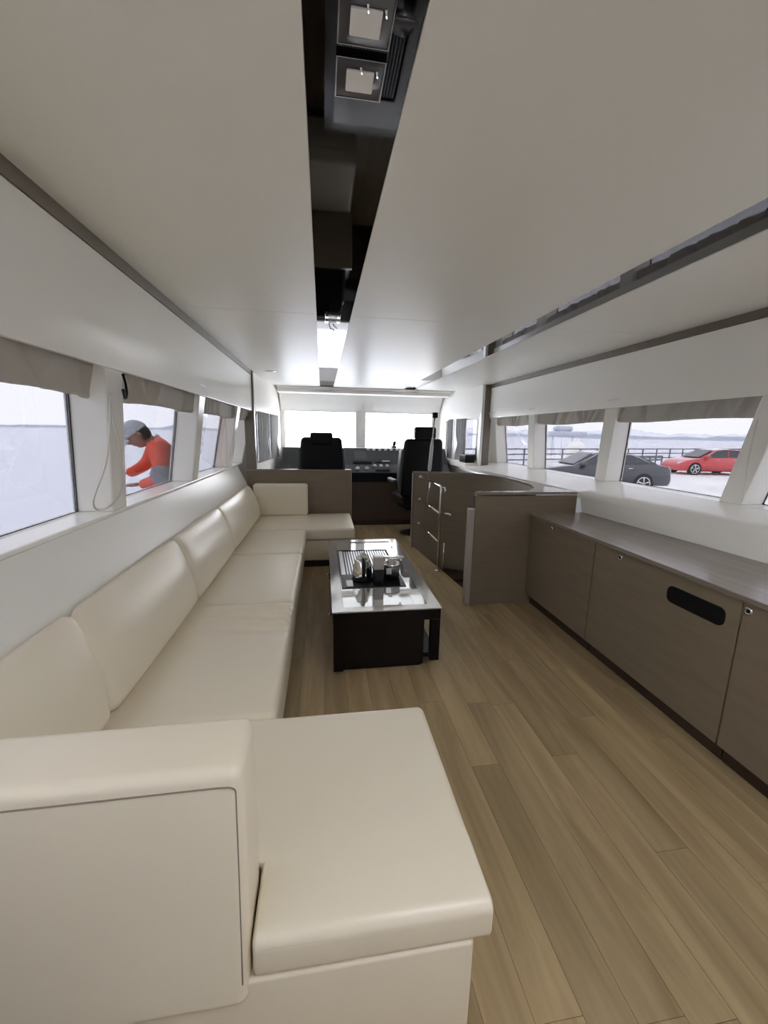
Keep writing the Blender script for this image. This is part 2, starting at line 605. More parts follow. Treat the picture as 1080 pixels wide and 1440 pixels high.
# forward cabin walls
def fwd_wall(name, p0, p1, holes, sgn):
    """vertical wall from p0 to p1 with window holes given as (t0, t1) ranges, z 1.0-1.61"""
    (xa, ya), (xb, yb) = p0, p1
    zlo, zhi = 1.02, 1.615

    def at(t, off=0.0):
        return (xa + (xb - xa) * t + sgn * off, ya + (yb - ya) * t)

    def slab(mb, t0, t1, z0, z1, o0=0.0, o1=0.05):
        a, b = at(t0, o0), at(t1, o0)
        c, d = at(t1, o1), at(t0, o1)
        mb.hexa([(*a, z0), (*b, z0), (*c, z0), (*d, z0), (*a, z1), (*b, z1), (*c, z1), (*d, z1)])
    m = MB()
    slab(m, 0, 1, -0.1, zlo)
    slab(m, 0, 1, zhi, 2.10)
    cuts = [0.0] + [q for h in holes for q in h] + [1.0]
    for i in range(0, len(cuts), 2):
        slab(m, cuts[i], cuts[i + 1], zlo, zhi)
    w = struct(m.build(name, 'whitematt'))
    return w, at, slab


wfl, at_l, slab_l = fwd_wall('wall_front_left', (-0.80, 5.03), (-0.665, 6.9), [(0.10, 0.42), (0.50, 0.80)], -1)
wfr, at_r, slab_r = fwd_wall('wall_front_right', (2.20, 5.52), (1.985, 6.9), [(0.06, 0.50), (0.60, 0.80)], 1)
for (w, at, slab, holes) in ((wfl, at_l, slab_l, [(0.10, 0.42), (0.50, 0.80)]), (wfr, at_r, slab_r, [(0.06, 0.50), (0.60, 0.80)])):
    for (a, b) in holes:
        wn += 1
        g = MB()
        slab(g, a, b, 1.02, 1.615, 0.03, 0.036)
        struct(g.build('window_%d' % wn, 'glass_side'))
# return panels closing the hull beside the posts
MB().box(-1.18, -0.83, 5.46, 5.50, -0.1, 1.72).build('return_panel', 'white', wl)
MB().box(2.24, 2.70, 5.765, 5.80, -0.1, 1.72).build('return_panel', 'white', wr)
MB().box(-0.95, -0.80, 4.999, 5.03, 1.741, 2.10).build('return_panel', 'white', wl)
MB().box(2.30, 2.44, 5.44, 5.51, 1.741, 2.10).build('return_panel', 'white', wr)

# front wall with the windscreen
wf = MB()
wf.box(-0.72, 2.05, YF, YF + .06, -0.1, 1.15)
wf.box(-0.72, 2.05, YF, YF + .06, 1.725, 2.10)
wf.box(-0.72, -0.592, YF, YF + .06, 1.15, 1.725)
wf.box(0.556, 0.722, YF, YF + .06, 1.15, 1.725)
wf.box(1.86, 2.05, YF, YF + .06, 1.15, 1.725)
wall_front = struct(wf.build('wall_front', 'whitematt'))
MB().prism([(YF - .20, 1.984), (YF - .0, 1.984), (YF - .0, 1.735)], 'x', -0.655, 1.975).build('header_cove', 'whitematt', wall_front)
for (x0, x1) in ((-0.592, 0.556), (0.722, 1.86)):
    wn += 1
    gl = struct(MB().box(x0, x1, YF + .03, YF + .036, 1.15, 1.725).build('window_%d' % wn, 'glass_clear'))
MB().box(1.50, 1.52, YF + .02, YF + .03, 1.15, 1.725).build('window_bar', 'whitematt', wall_front)

# aft wall behind the camera with an added, unseen glass door to balance the light
wa = MB()
wa.box(-1.2, DX0, YA - .06, YA, -0.1, 2.10)
wa.box(DX1, 2.72, YA - .06, YA, -0.1, 2.10)
wa.box(DX0, DX1, YA - .06, YA, 1.98, 2.10)
struct(wa.build('wall_aft', 'darkbrown'))  # unseen wall coloured dark to cut bounced light
dr = struct(MB().box(DX0, DX1, YA - .035, YA - .025, 0.0, 1.98).build('added_door', 'glass_side'))
for x in (DX0, DX1 - .04):
    MB().box(x, x + .04, YA - .05, YA - .01, 0.0, 1.98).build('added_door_stile', 'steel', dr)
struct(MB().box(-1.3, 2.8, -5.5, YA - .061, -0.15, -0.05).build('trim_4', 'concrete'))

# ================================================================ SECTIONAL SOFA
sofa = thing('sectional_sofa', 'long cream leather corner sofa with a chaise at each end along the wall', 'sofa', (-0.4, 2.8, 0))


def cushion_fn(x0, x1, y0, y1, z1, bulge, wr=False):
    def f(x, y, z):
        u = (x - x0) / (x1 - x0) * 2 - 1
        v = (y - y0) / (y1 - y0) * 2 - 1
        if z > z1 - 0.05:
            w = min(1, (z - z1 + 0.05) / 0.05)
            z += w * bulge * (1 - u * u) * (1 - v * v)
            if wr:
                # pulled wrinkles running from the front edge
                a = max(0.0, min(1.0, (u + 0.55) / 0.7))
                env = math.exp(-((v - .55) / .30) ** 4) * a * max(0.0, min(1.0, (1 - u) / .10))
                ph = (v + .05 * u * u + .03 * math.sin(3 * u)) / .155 * 2 * PI
                z += w * .017 * env * (math.sin(ph) + .35 * math.sin(2.3 * ph + 1.7 * u))
        return (x, y, z)
    return f


def seat(name, x0, x1, y0, y1, z0=.295, z1=.42, r=.028, wr=False, bulge=.012):
    g = .003
    n = (30, 190, 2) if wr else (8, 8, 2)
    return MB().rbox(x0 + g, x1 - g, y0 + g, y1 - g, z0, z1, r, n, 3, cushion_fn(x0, x1, y0, y1, z1, bulge, wr)).build(name, 'leather', sofa)


XS = -0.170
seat('seat_cushion', -0.80, XS, 1.302, 2.298, wr=True)
seat('seat_cushion', -0.80, XS, 2.298, 3.284)
seat('seat_cushion', -0.80, XS, 3.284, 4.115)
seat('chaise_cushion', -0.80, 0.335, 4.115, 4.95)


def chaise_fn(x, y, z):
    """L-shaped: full width behind the armrest, narrow beside it"""
    f0 = cushion_fn(-.84, .356, .640, 1.302, .42, .012)
    x, y, z = f0(x, y, z)
    k = max(0.0, min(1.0, (y - .800) / .045))
    xl = -.150 - .69 * k
    return (.356 - (.356 - x) * (.356 - xl) / (.356 + .84), y, z)


MB().rbox(-.84, .356, .640, 1.299, .322, .42, .026, (10, 28, 2), 3, chaise_fn).build('chaise_cushion', 'leather', sofa)
# bases
MB().rbox(-0.84, XS - .025, 1.302, 4.115, .075, .292, .012).build('base', 'leather', sofa)
MB().rbox(-0.84, .318, 4.135, 4.95, .075, .292, .012).build('base', 'leather', sofa)
b = MB().rbox(-0.84, .315, .645, 1.295, .005, .321, .010)
b.build('base', 'leather', sofa)
p = MB()
p.box(-0.80, XS - .06, 1.31, 4.14, 0, .074)
p.box(-0.80, .285, 4.165, 4.92, 0, .074)
p.build('plinth', 'darkbrown', sofa)


# back cushions with a rolled, leaning profile
def back(y0, y1):
    g = .003

    def f(x, y, z):
        t = max(0, (z - .425) / .36)
        v = (y - y0) / (y1 - y0) * 2 - 1
        u = (x + .845) / .14
        x2 = x - .125 * t ** 1.7 * (.25 + .75 * max(0, min(1, u))) + .030 * math.sin(PI * min(1, t)) * (1 - v ** 6) * max(0, min(1, u))
        return (x2, y + 0.09 * t * t, z)
    MB().rbox(-0.845, -0.705, y0 + g, y1 - g, .425, .785, .05, (4, 10, 10), 4, f).build('back_cushion', 'leather', sofa)


for a, b_ in ((0.80, 1.345), (1.345, 2.322), (2.322, 3.312), (3.312, 4.74)):
    back(a, b_)


# near armrest, leaning a little, with a piped seam round its outer panel
def arm_fn(x, y, z):
    t = (z - .30) / .48
    return (x + 0.004 * math.sin(PI * t), y + .045 * t, z)


MB().rbox(-0.86, -0.156, .632, .790, .274, .782, .024, (8, 2, 8), 4, arm_fn).build('armrest', 'leather', sofa)
sm = []
for (x, z) in [(-0.86, .750)] + [(-0.30, .752), (-0.20, .7525)] + [(-0.183 + .016 * math.sin(a * PI / 10), .736 + .016 * math.cos(a * PI / 10)) for a in range(1, 6)] + [(-0.1665, .60), (-0.1665, .45), (-0.1668, .33)]:
    tt = (z - .30) / .48
    dx_ = max(0.0, x + .180)
    ins = -.0166 + .024 - math.sqrt(max(0.0, .024 ** 2 - dx_ ** 2))
    sm.append((x, .6478 + .045 * tt + ins - .001, z))
MB().tube(sm, .0014, 6).build('armrest_seam', 'seam', sofa)
# far armrest
MB().rbox(-0.80, -0.178, 4.80, 4.945, .424, .795, .026, (4, 2, 4), 4).build('armrest', 'leather', sofa)
# top-edge seam of the near chaise cushion
MB().tube([(-0.13, .6425, .401), (.330, .6425, .401), (.347, .650, .401), (.3535, .668, .401), (.3535, .9, .401)], .0016, 6).build('cushion_seam', 'leather', sofa)

# ================================================================ PARTITION BEHIND THE SOFA
pt = thing('low_partition', 'low taupe laminate partition behind the far end of the sofa', 'partition', (-.2, 5.0, 0))
MB().box(-0.884, 0.346, 4.968, 4.998, 0.0, 0.935).build('panel', 'brown', pt, bevel=0.002)
MB().box(-0.884, 0.350, 4.960, 5.006, 0.9355, 0.955).build('cap', 'browntop', pt, bevel=0.003)
MB().box(0.347, 0.352, 4.968, 4.998, 0.0, 0.935).build('edge_strip', 'brownedge', pt)

# ================================================================ TEA TABLE
TX0, TX1, TY0, TY1, TZ = 0.045, 0.692, 2.175, 3.775, 0.39
tb = thing('tea_table', 'long dark gloss tea table with a pale glass top and sunken tray', 'table', (.37, 2.97, 0))
# frame border built as four mitred rails
IX0, IX1, IY0, IY1 = 0.112, 0.616, 2.235, 3.695


def ring(mb, ox0, ox1, oy0, oy1, ix0, ix1, iy0, iy1, z0, z1):
    O = [(ox0, oy0), (ox1, oy0), (ox1, oy1), (ox0, oy1)]
    I = [(ix0, iy0), (ix1, iy0), (ix1, iy1), (ix0, iy1)]
    for k in range(4):
        q = (k + 1) % 4
        mb.hexa([(*O[k], z0), (*O[q], z0), (*I[q], z0), (*I[k], z0), (*O[k], z1), (*O[q], z1), (*I[q], z1), (*I[k], z1)])


m = MB()
ring(m, TX0, TX1, TY0, TY1, IX0, IX1, IY0, IY1, TZ - .007, TZ)
m.build('top_border', 'tableborder', tb)
KX0, KX1, KY0, KY1 = 0.122, 0.545, 2.535, 3.41
m = MB()
ring(m, IX0 + .001, IX1 - .001, IY0 + .001, IY1 - .001, KX0, KX1, KY0, KY1, TZ - .012, TZ - .001)
m.build('glass_top', 'tableglass', tb)
m = MB()
ring(m, KX0 - .004, KX1 + .004, KY0 - .004, KY1 + .004, KX0 + .006, KX1 - .006, KY0 + .006, KY1 - .006, TZ - .010, TZ + .003)
tray = m.build('tray_frame', 'black', tb)
# grey fascia under the top, dark carcase, side frames and shelf
MB().box(TX0 + .004, TX1 - .004, TY0 + .004, TY1 - .004, TZ - .075, TZ - .0125).build('apron', 'tablegloss', tb, bevel=.002)
cb = MB().box(TX0 + .03, TX1 - .098, TY0 + .02, TY1 - .03, .018, TZ - .076).build('carcase', 'tablegloss', tb, bevel=.003)
MB().box(TX0 + .05, TX1 - .11, TY0 + .04, TY1 - .06, .0, .017).build('plinth', 'tablegloss', tb)
for (y0, y1) in ((TY0 + .004, TY0 + .045), (TY1 - .05, TY1 - .004)):
    MB().box(TX1 - .062, TX1 - .004, y0, y1, .045, TZ - .076).build('leg', 'tablegloss', tb, bevel=.003)
    MB().box(TX0 + .006, TX0 + .064, y0, y1, .012, TZ - .076).build('leg', 'tablegloss', tb, bevel=.003)
MB().box(TX1 - .097, TX1 - .004, TY0 + .05, TY1 - .06, .045, .075).build('lower_rail', 'tablegloss', tb, bevel=.003)
for (y0, y1) in ((2.26, 2.98), (3.0, 3.70)):
    d = MB().box(TX0 + .012, TX0 + .029, y0, y1, .10, TZ - .085).build('drawer', 'tablegloss', tb, bevel=.003)
    yc = y0 + .14
    MB().lathe(yc, .275, [(.004, 0), (.004, .014), (.010, .018), (.011, .024), (.006, .028)], 12, 'x', TX0 + .012).build('drawer_knob', 'steel', d)
    kn = d.children[0]
    for vtx in kn.data.vertices:
        vtx.co.x = 2 * (TX0 + .012) - vtx.co.x
# tray: drain with ribs, black hob plate, brown-white card
MB().box(KX0 + .006, KX1 - .006, 2.542, 2.80, TZ - .011, TZ + .001).build('hob_plate', 'black', tray)
MB().box(KX0 + .006, KX0 + .036, 2.802, 3.395, TZ - .011, TZ - .001).build('tray_side', 'silver', tray)
MB().box(KX0 + .037, KX1 - .006, 2.802, 3.395, TZ - .012, TZ - .008).build('drain_floor', 'black', tray)
for i in range(18):
    x = KX0 + .048 + i * .0205
    MB().box(x, x + .0095, 2.81, 3.385, TZ - .0079, TZ - .0005).build('drain_slat', 'silver', tray)

# ----- things on the table
kt = thing('kettle', 'chrome electric kettle with a black handle on the tea tray', 'kettle', (.268, 2.70, TZ + .001))
kx, ky, kz = .268, 2.70, TZ + .0015
MB().lathe(kx, ky, [(.074, 0), (.075, .012), (.070, .016)], 28, 'z', kz).build('base', 'black', kt)
MB().lathe(kx, ky, [(.068, .0165), (.071, .03), (.069, .06), (.061, .10), (.050, .135), (.043, .152)], 32, 'z', kz).build('body', 'chrome', kt)
MB().lathe(kx, ky, [(.043, .1525), (.040, .162), (.026, .171), (.012, .174), (.012, .180), (.015, .188), (.010, .195), (.002, .197)], 28, 'z', kz).build('lid', 'chrome', kt)
hp = [(kx, ky - .040, kz + .158), (kx, ky - .075, kz + .160), (kx, ky - .098, kz + .135), (kx, ky - .102, kz + .09), (kx, ky - .090, kz + .05), (kx, ky - .073, kz + .030)]
MB().tube(hp, [.011, .012, .012, .012, .011, .010], 10).build('handle', 'black', kt)
MB().tube([(kx + .02, ky + .050, kz + .10), (kx + .03, ky + .075, kz + .135), (kx + .035, ky + .087, kz + .150)], [.016, .012, .009], 10).build('spout', 'chrome', kt)

cx = thing('water_pump', 'upright black water pump column with brown head and tap arm on the tea table', 'water pump', (.368, 2.62, TZ))
MB().rbox(.334, .402, 2.575, 2.655, TZ + .0015, TZ + .105, .006).build('column', 'black', cx)
MB().rbox(.334, .402, 2.575, 2.655, TZ + .106, TZ + .192, .005).build('head', 'brownedge', cx)['label'] = 'pale brown upper casing'
MB().rbox(.403, .545, 2.595, 2.632, TZ + .168, TZ + .188, .008).build('tap_arm', 'steel', cx)
MB().tube([(.525, 2.613, TZ + .168), (.525, 2.613, TZ + .150)], .007, 10).build('tap_nozzle', 'chrome', cx)

gp = thing('tea_pot', 'round glass pot with a domed chrome lid right of the kettle', 'pot', (.49, 2.66, TZ))
gx, gy, gz = .474, 2.72, TZ + .0015
MB().lathe(gx, gy, [(.060, 0), (.062, .03), (.060, .040)], 28, 'z', gz).build('base', 'black', gp)
MB().lathe(gx, gy, [(.058, .0405), (.066, .06), (.068, .08), (.066, .098)], 28, 'z', gz).build('bowl', 'glass_lamp', gp)
MB().lathe(gx, gy, [(.069, .0985), (.070, .103), (.055, .116), (.030, .126), (.012, .129), (.012, .137), (.016, .143), (.008, .148)], 28, 'z', gz).build('lid', 'chrome', gp)
MB().rbox(gx - .045, gx - .008, gy - .0745, gy - .066, gz + .045, gz + .088, .003).build('handle_plate', 'silver', gp)
tag(MB().box(.150, .195, 2.555, 2.66, TZ + .002, TZ + .010).build('sachet', 'whiteplastic', bevel=.002), 'small white paper sachet left of the kettle', 'sachet')

# ================================================================ STARBOARD CABINETS AND WORKTOP
CX = 1.69
units = [(2.236, 3.035, 2.73, 'taupe base cabinet next to the stairwell enclosure, farthest of the row'),
         (1.316, 2.232, 2.01, 'taupe base cabinet with a black slot handle, middle of the row'),
         (0.396, 1.312, 1.288, 'taupe base cabinet at the near end of the row')]
for (y0, y1, ky_, lab) in units:
    cu = thing('base_cabinet', lab, 'cabinet', (1.95, (y0 + y1) / 2, 0), 'base cabinets under the long worktop')
    m = MB()
    m.box(CX + .021, cbx(y1) - .01, y0 + .001, y1 - .001, .09, .757)
    m.build('carcase', 'brown', cu)
    MB().box(CX + .045, cbx(y1) - .03, y0 + .001, y1 - .001, 0.0, .089).build('toe_kick', 'darkbrown', cu)
    d = MB().box(CX, CX + .020, y0 + .0015, y1 - .0015, .088, .756).build('door', 'brown', cu, bevel=.0015)
    k = MB().lathe(ky_, .722, [(.0175, 0), (.0175, .004), (.013, .007), (.008, .007), (.008, .003)], 20, 'x', 0)
    kk = k.build('lock_ring', 'chrome', d)
    for v in kk.data.vertices:
        v.co.x = CX - .0002 - v.co.x
    k = MB().lathe(ky_, .722, [(.0075, 0), (.0075, .0045), (.005, .006)], 14, 'x', 0)
    kk = k.build('lock_core', 'black', d)
    for v in kk.data.vertices:
        v.co.x = CX - .003 - v.co.x
    if y0 == 1.316:
        h = MB().rbox(CX - .006, CX + .004, 1.372, 1.672, .607, .690, .0045, (1, 1, 1), 2)
        # capsule corners: round the outline in the y-z plane
        h = MB()
        pts = []
        for (cy_, cz_, a0) in ((1.640, .660, 0), (1.404, .660, 90), (1.404, .637, 180), (1.640, .637, 270)):
            for q in range(7):
                a = math.radians(a0 + q * 15)
                pts.append((cy_ + .030 * math.cos(a), cz_ + .030 * math.sin(a)))
        h.prism(pts, 'x', CX - .006, CX + .004)
        h.build('slot_handle', 'black', d, bevel=.002)['label'] = 'black oblong slot handle'
wt = MB()
wt.hexa([(CX - .018, -.4, .758), (cbx(-.4) - .004, -.4, .758), (cbx(3.036) - .004, 3.036, .758), (CX - .018, 3.036, .758),
         (CX - .018, -.4, .782), (cbx(-.4) - .004, -.4, .782), (cbx(3.036) - .004, 3.036, .782), (CX - .018, 3.036, .782)])
wtop = wt.build('worktop', 'browntop', bevel=.003)
tag(wtop, 'long taupe worktop running over the row of base cabinets', 'worktop')
# cabinet past the frame edge so that the row goes on to the aft wall
cu = thing('base_cabinet', 'taupe base cabinet just past the near cabinet, behind the viewer', 'cabinet', (1.95, 0, 0), 'base cabinets under the long worktop')
MB().box(CX + .021, cbx(.39) - .01, -.39, .392, .09, .757).build('carcase', 'brown', cu)
MB().box(CX, CX + .020, -.39, .392, .088, .756).build('door', 'brown', cu, bevel=.0015)
MB().box(CX + .045, cbx(.39) - .03, -.39, .392, 0, .089).build('toe_kick', 'darkbrown', cu)

# ================================================================ STAIRWELL ENCLOSURE
st = thing('stairwell_enclosure', 'curved taupe laminate surround of the stairwell going below', 'stairwell', (1.5, 3.9, 0))
ZR = 0.953
# inner rim line: forward panel, round corner, starboard run, round into the aft panel
rim = []
for (x, y) in ((1.085, 4.80), (1.25, 4.79), (1.40, 4.755), (1.55, 4.69), (1.70, 4.59), (1.82, 4.46), (1.90, 4.30), (1.945, 4.10), (1.955, 3.90), (1.945, 3.70), (1.91, 3.50), (1.85, 3.33), (1.77, 3.20), (1.66, 3.12), (1.55, 3.105), (1.40, 3.10), (1.26, 3.10)):
    rim.append(Vector((x, y, 0)))
# smooth with Catmull-Rom
sm_ = []
for i in range(len(rim) - 1):
    p0, p1, p2, p3 = rim[max(i - 1, 0)], rim[i], rim[i + 1], rim[min(i + 2, len(rim) - 1)]
    for k in range(4):
        t_ = k / 4
        sm_.append(0.5 * ((2 * p1) + (p2 - p0) * t_ + (2 * p0 - 5 * p1 + 4 * p2 - p3) * t_ ** 2 + (3 * p1 - p0 - 3 * p2 + p3) * t_ ** 3))
sm_.append(rim[-1])
n = len(sm_)
out = []
for i, p_ in enumerate(sm_):
    d = (sm_[min(i + 1, n - 1)] - sm_[max(i - 1, 0)]).normalized()
    out.append(p_ + Vector((-d.y, d.x, 0)) * -0.0 + Vector((-d.y, d.x, 0)) * .022)
vs, fs = [], []
for ring_, z in ((sm_, -1.0), (sm_, ZR - .021), (out, -1.0), (out, ZR - .021)):
    vs += [(q.x, q.y, z) for q in ring_]
for i in range(n - 1):
    fs += [(i, i + 1, n + i + 1, n + i), (2 * n + i, 3 * n + i, 3 * n + i + 1, 2 * n + i + 1), (n + i, n + i + 1, 3 * n + i + 1, 3 * n + i)]
fs += [(0, n, 3 * n, 2 * n), (n - 1, 3 * n - 1 - 0, 4 * n - 1, 2 * n - 1)]
fs[-1] = (n - 1, 2 * n - 1, 4 * n - 1, 3 * n - 1)
MB().add(vs, fs, True).build('curved_panel', 'brown', st)
# forward panel outer face toward the helm, aft panel facing the saloon
MB().box(1.078, 1.084, 4.79, 4.825, 0, ZR - .022).build('edge_strip', 'brownedge', st)
MB().box(1.205, 2.080, 3.040, 3.062, 0.0, ZR - .031).build('front_panel', 'brown', st, bevel=.001)
MB().box(1.158, 1.204, 3.044, 3.10, 0.0, .815).build('side_board', 'brownedge', st, bevel=.003)['label'] = 'light edged upright board'
MB().box(1.210, 1.228, 3.066, 3.10, .815, ZR - .033).build('support', 'steel', st)
# cap: plan outline = rim (inner) to outer boundary
cap = MB()
ob = []
for p_ in sm_:
    if p_.y > 4.28 and p_.x < 1.88:
        ob.append(None)
    else:
        ob.append(None)
vs, fs = [], []
# starboard/aft ledge: quads from the rim to the front edge / ledge edge
idx = [i for i, p_ in enumerate(sm_)]
lo = []
for i in idx:
    p_ = sm_[i]
    if i == 0 or p_.x < 1.70 and p_.y > 4:
        q = Vector((p_.x, p_.y + .035, 0))
    elif p_.y > 3.45:
        a_ = math.atan2(p_.y - 3.9, p_.x - 1.3)
        q = p_ + Vector((math.cos(a_), math.sin(a_), 0)) * .035
        q.x = max(q.x, p_.x + .02)
        q.x = min(q.x, 1.985)
    elif p_.x > 1.80:
        f_ = (3.45 - p_.y) / .30
        q = Vector((min(2.08, 1.975 + .105 * f_), 3.45 - .41 * min(1, f_) + 0, 0))
        q.y = max(q.y, 3.030)
    else:
        q = Vector((1.185 + (2.082 - 1.185) * max(0, (p_.x - 1.26) / (1.80 - 1.26)), 3.030, 0))
    lo.append(q)
m_ = len(idx)
for ring_, z in ((sm_, ZR - .020), (sm_, ZR), (lo, ZR - .020), (lo, ZR)):
    vs += [(q.x, q.y, z) for q in ring_]
for i in range(m_ - 1):
    fs += [(m_ + i, m_ + i + 1, 3 * m_ + i + 1, 3 * m_ + i), (i, 2 * m_ + i, 2 * m_ + i + 1, i + 1), (i, i + 1, m_ + i + 1, m_ + i), (2 * m_ + i, 3 * m_ + i, 3 * m_ + i + 1, 2 * m_ + i + 1)]
fs += [(0, m_, 3 * m_, 2 * m_), (m_ - 1, 3 * m_ - 1, 4 * m_ - 1, 2 * m_ - 1)]
MB().add(vs, fs, False).build('cap', 'browntop', st)
# steps down, dark
for i in range(4):
    MB().box(1.32, 1.94, 4.72 - .40 * (i + 1), 4.72 - .40 * i, -.30 - .22 * i, -.26 - .22 * i).build('step', 'darkbrown', st)
MB().box(1.10, 1.13, 3.06, 4.84, -1.0, -.101).build('well_side', 'darkbrown', st)
MB().box(1.10, 1.99, 3.06, 4.84, -1.04, -1.001).build('well_floor', 'darkbrown', st)

# guard rail
gr = thing('guard_rail', 'chrome tube guard rail across the stairwell opening', 'handrail', (1.17, 4.0, 0))
RX = 1.172
MB().tube([(RX, 3.90, .012), (RX, 3.90, .86), (RX, 3.905, .876), (RX, 3.925, .885), (RX, 4.77, .888)], .0125, 10).build('top_rail', 'chrome', gr)
for z in (.610, .308):
    MB().tube([(RX, 3.915, z), (RX, 4.77, z + .004)], .010, 10).build('cross_rail', 'chrome', gr)
for z in (.888, .614, .312):
    MB().tube([(RX, 4.765, z), (RX, 4.797, z)], .020, 12).build('wall_flange', 'chrome', gr)
MB().tube([(RX, 4.33, .880), (RX, 4.36, .74), (RX, 4.42, .62), (RX, 4.44, .50)], .008, 8).build('brace', 'chrome', gr)
MB().tube([(RX + .045, 3.86, .006), (RX + .045, 3.86, .31)], .008, 8).build('lower_post', 'chrome', gr)
MB().lathe(RX, 3.90, [(.030, .001), (.030, .010), (.016, .016)], 18).build('foot_flange', 'chrome', gr)
MB().tube([(RX + .013, 3.895, .610), (RX + .055, 3.80, .625), (RX + .075, 3.77, .615)], .011, 10).build('latch', 'chrome', gr)
# hook at the top of the post
MB().tube([(RX + .013, 3.895, .872), (RX + .030, 3.88, .878), (RX + .036, 3.87, .855), (RX + .032, 3.865, .825)], .008, 8).build('hook', 'chrome', gr)

# pole leaning on the rail
pl = thing('mop_pole', 'slim pole with pale grip and dark square tip standing against the guard rail', 'pole', (1.16, 4.45, .6))
a_, b_ = px(598, 722, x=1.150), px(611.5, 585, x=1.150)


def along(t):
    return a_.lerp(b_, t)


MB().tube([along(0), along(1)], .0065, 10).build('shaft', 'steel', pl)
MB().tube([along(.46), along(.48), along(.70), along(.80)], [.014, .021, .020, .008], 12).build('grip', 'polegrey', pl)
e_ = along(1)
MB().rbox(e_.x - .027, e_.x + .027, e_.y - .022, e_.y + .022, e_.z - .02, e_.z + .035, .008).build('tip', 'black', pl)

# ================================================================ HELM CONSOLE
hc = thing('helm_console', 'dark slate helm dashboard with switches below the windscreen', 'console', (.65, 6.4, 0))
MB().box(-.60, 1.95, 6.06, 6.88, .085, .665).build('base', 'espresso', hc, bevel=.003)
MB().box(-.60, 1.95, 6.09, 6.88, 0.0, .084).build('plinth', 'darkbrown', hc)
MB().box(-.60, 1.95, 6.20, 6.88, .666, .79).build('knee_recess', 'black', hc)
prof = [(6.88, .792), (6.06, .792), (6.05, .812), (6.20, .925), (6.40, 1.165), (6.88, 1.168)]
dash = MB().prism(prof, 'x', -.60, 1.955).build('dash', 'dash', hc, bevel=.004)


def dash_pt(x, t, low=False, off=0.0):
    if low:
        a, b = Vector((0, 6.05, .812)), Vector((0, 6.20, .925))
    else:
        a, b = Vector((0, 6.20, .925)), Vector((0, 6.40, 1.165))
    q = a.lerp(b, t)
    d = (b - a).normalized()
    nrm = Vector((0, -d.z, d.y))
    q = q + nrm * off
    q.x = x
    return q, d, nrm


def plate(mb, x0, x1, t0, t1, off0, off1, low=False):
    q = []
    for off in (off0, off1):
        for (x, t) in ((x0, t0), (x1, t0), (x1, t1), (x0, t1)):
            q.append(tuple(dash_pt(x, t, low, off)[0]))
    mb.hexa(q)


m = MB()
plate(m, .46, .745, .14, .80, .0005, .020)
mon = m.build('monitor_bezel', 'dash', hc, bevel=.003)
m = MB()
plate(m, .49, .665, .28, .74, .0205, .022)
m.build('screen', 'screen', mon)
m = MB()
plate(m, .46, .745, .04, .13, .0005, .012)
m.build('monitor_foot', 'black', hc)
m = MB()
plate(m, .80, 1.04, .10, .14, .0005, .012)
m.build('shelf_lip', 'black', hc)
m = MB()
plate(m, .91, 1.03, .145, .21, .0005, .014)
m.build('label_plate', 'silver', hc)
for i in range(8):
    m = MB()
    x = .685 + i * .092
    plate(m, x, x + .045, .85, .93, .0005, .012)
    m.build('switch', 'whiteplastic', hc)
for i, x in enumerate((.79, .885, .98)):
    m = MB()
    q, d, nr = dash_pt(x, .80, True)
    m.tube([q, q + nr * .012, q + nr * .022], [.030, .028, .018], 16)
    m.build('knob', 'silver', hc)
for x in (.525, .665):
    m = MB()
    q, d, nr = dash_pt(x, .48, True)
    m.tube([q, q + nr * .014, q + nr * .03], [.036, .032, .018], 16)
    m.build('gauge', 'silver', hc)
m = MB()
plate(m, .79, 1.01, .18, .40, .0005, .012, True)
m.build('switch_panel', 'black', hc)

# steering wheel
sw = thing('steering_wheel', 'black steering wheel with chrome spokes in front of the helm seat', 'steering wheel', (1.30, 6.12, 1.0))
ctr = Vector((1.35, 6.02, 0.99))
ax = Vector((0, -.86, .51))
u_ = Vector((1, 0, 0))
v_ = ax.cross(u_).normalized()
MB().tube([ctr + (u_ * math.cos(2 * PI * i / 28) + v_ * math.sin(2 * PI * i / 28)) * .19 for i in range(28)], .014, 8, closed=True).build('rim', 'black', sw)
for k in range(3):
    a = 2 * PI * k / 3 + PI / 2
    MB().tube([ctr, ctr + (u_ * math.cos(a) + v_ * math.sin(a)) * .185], .009, 8).build('spoke', 'chrome', sw)
MB().tube([ctr + ax * .02, ctr - ax * .12], [.035, .03], 14).build('hub', 'black', sw)
th = thing('throttle_lever', 'dark throttle lever on top of the dashboard edge', 'throttle', (1.12, 6.36, 1.17))
MB().rbox(1.09, 1.17, 6.41, 6.52, 1.1695, 1.20, .008).build('base', 'black', th)
MB().tube([(1.13, 6.46, 1.20), (1.14, 6.43, 1.27)], [.022, .028], 12).build('grip', 'black', th)


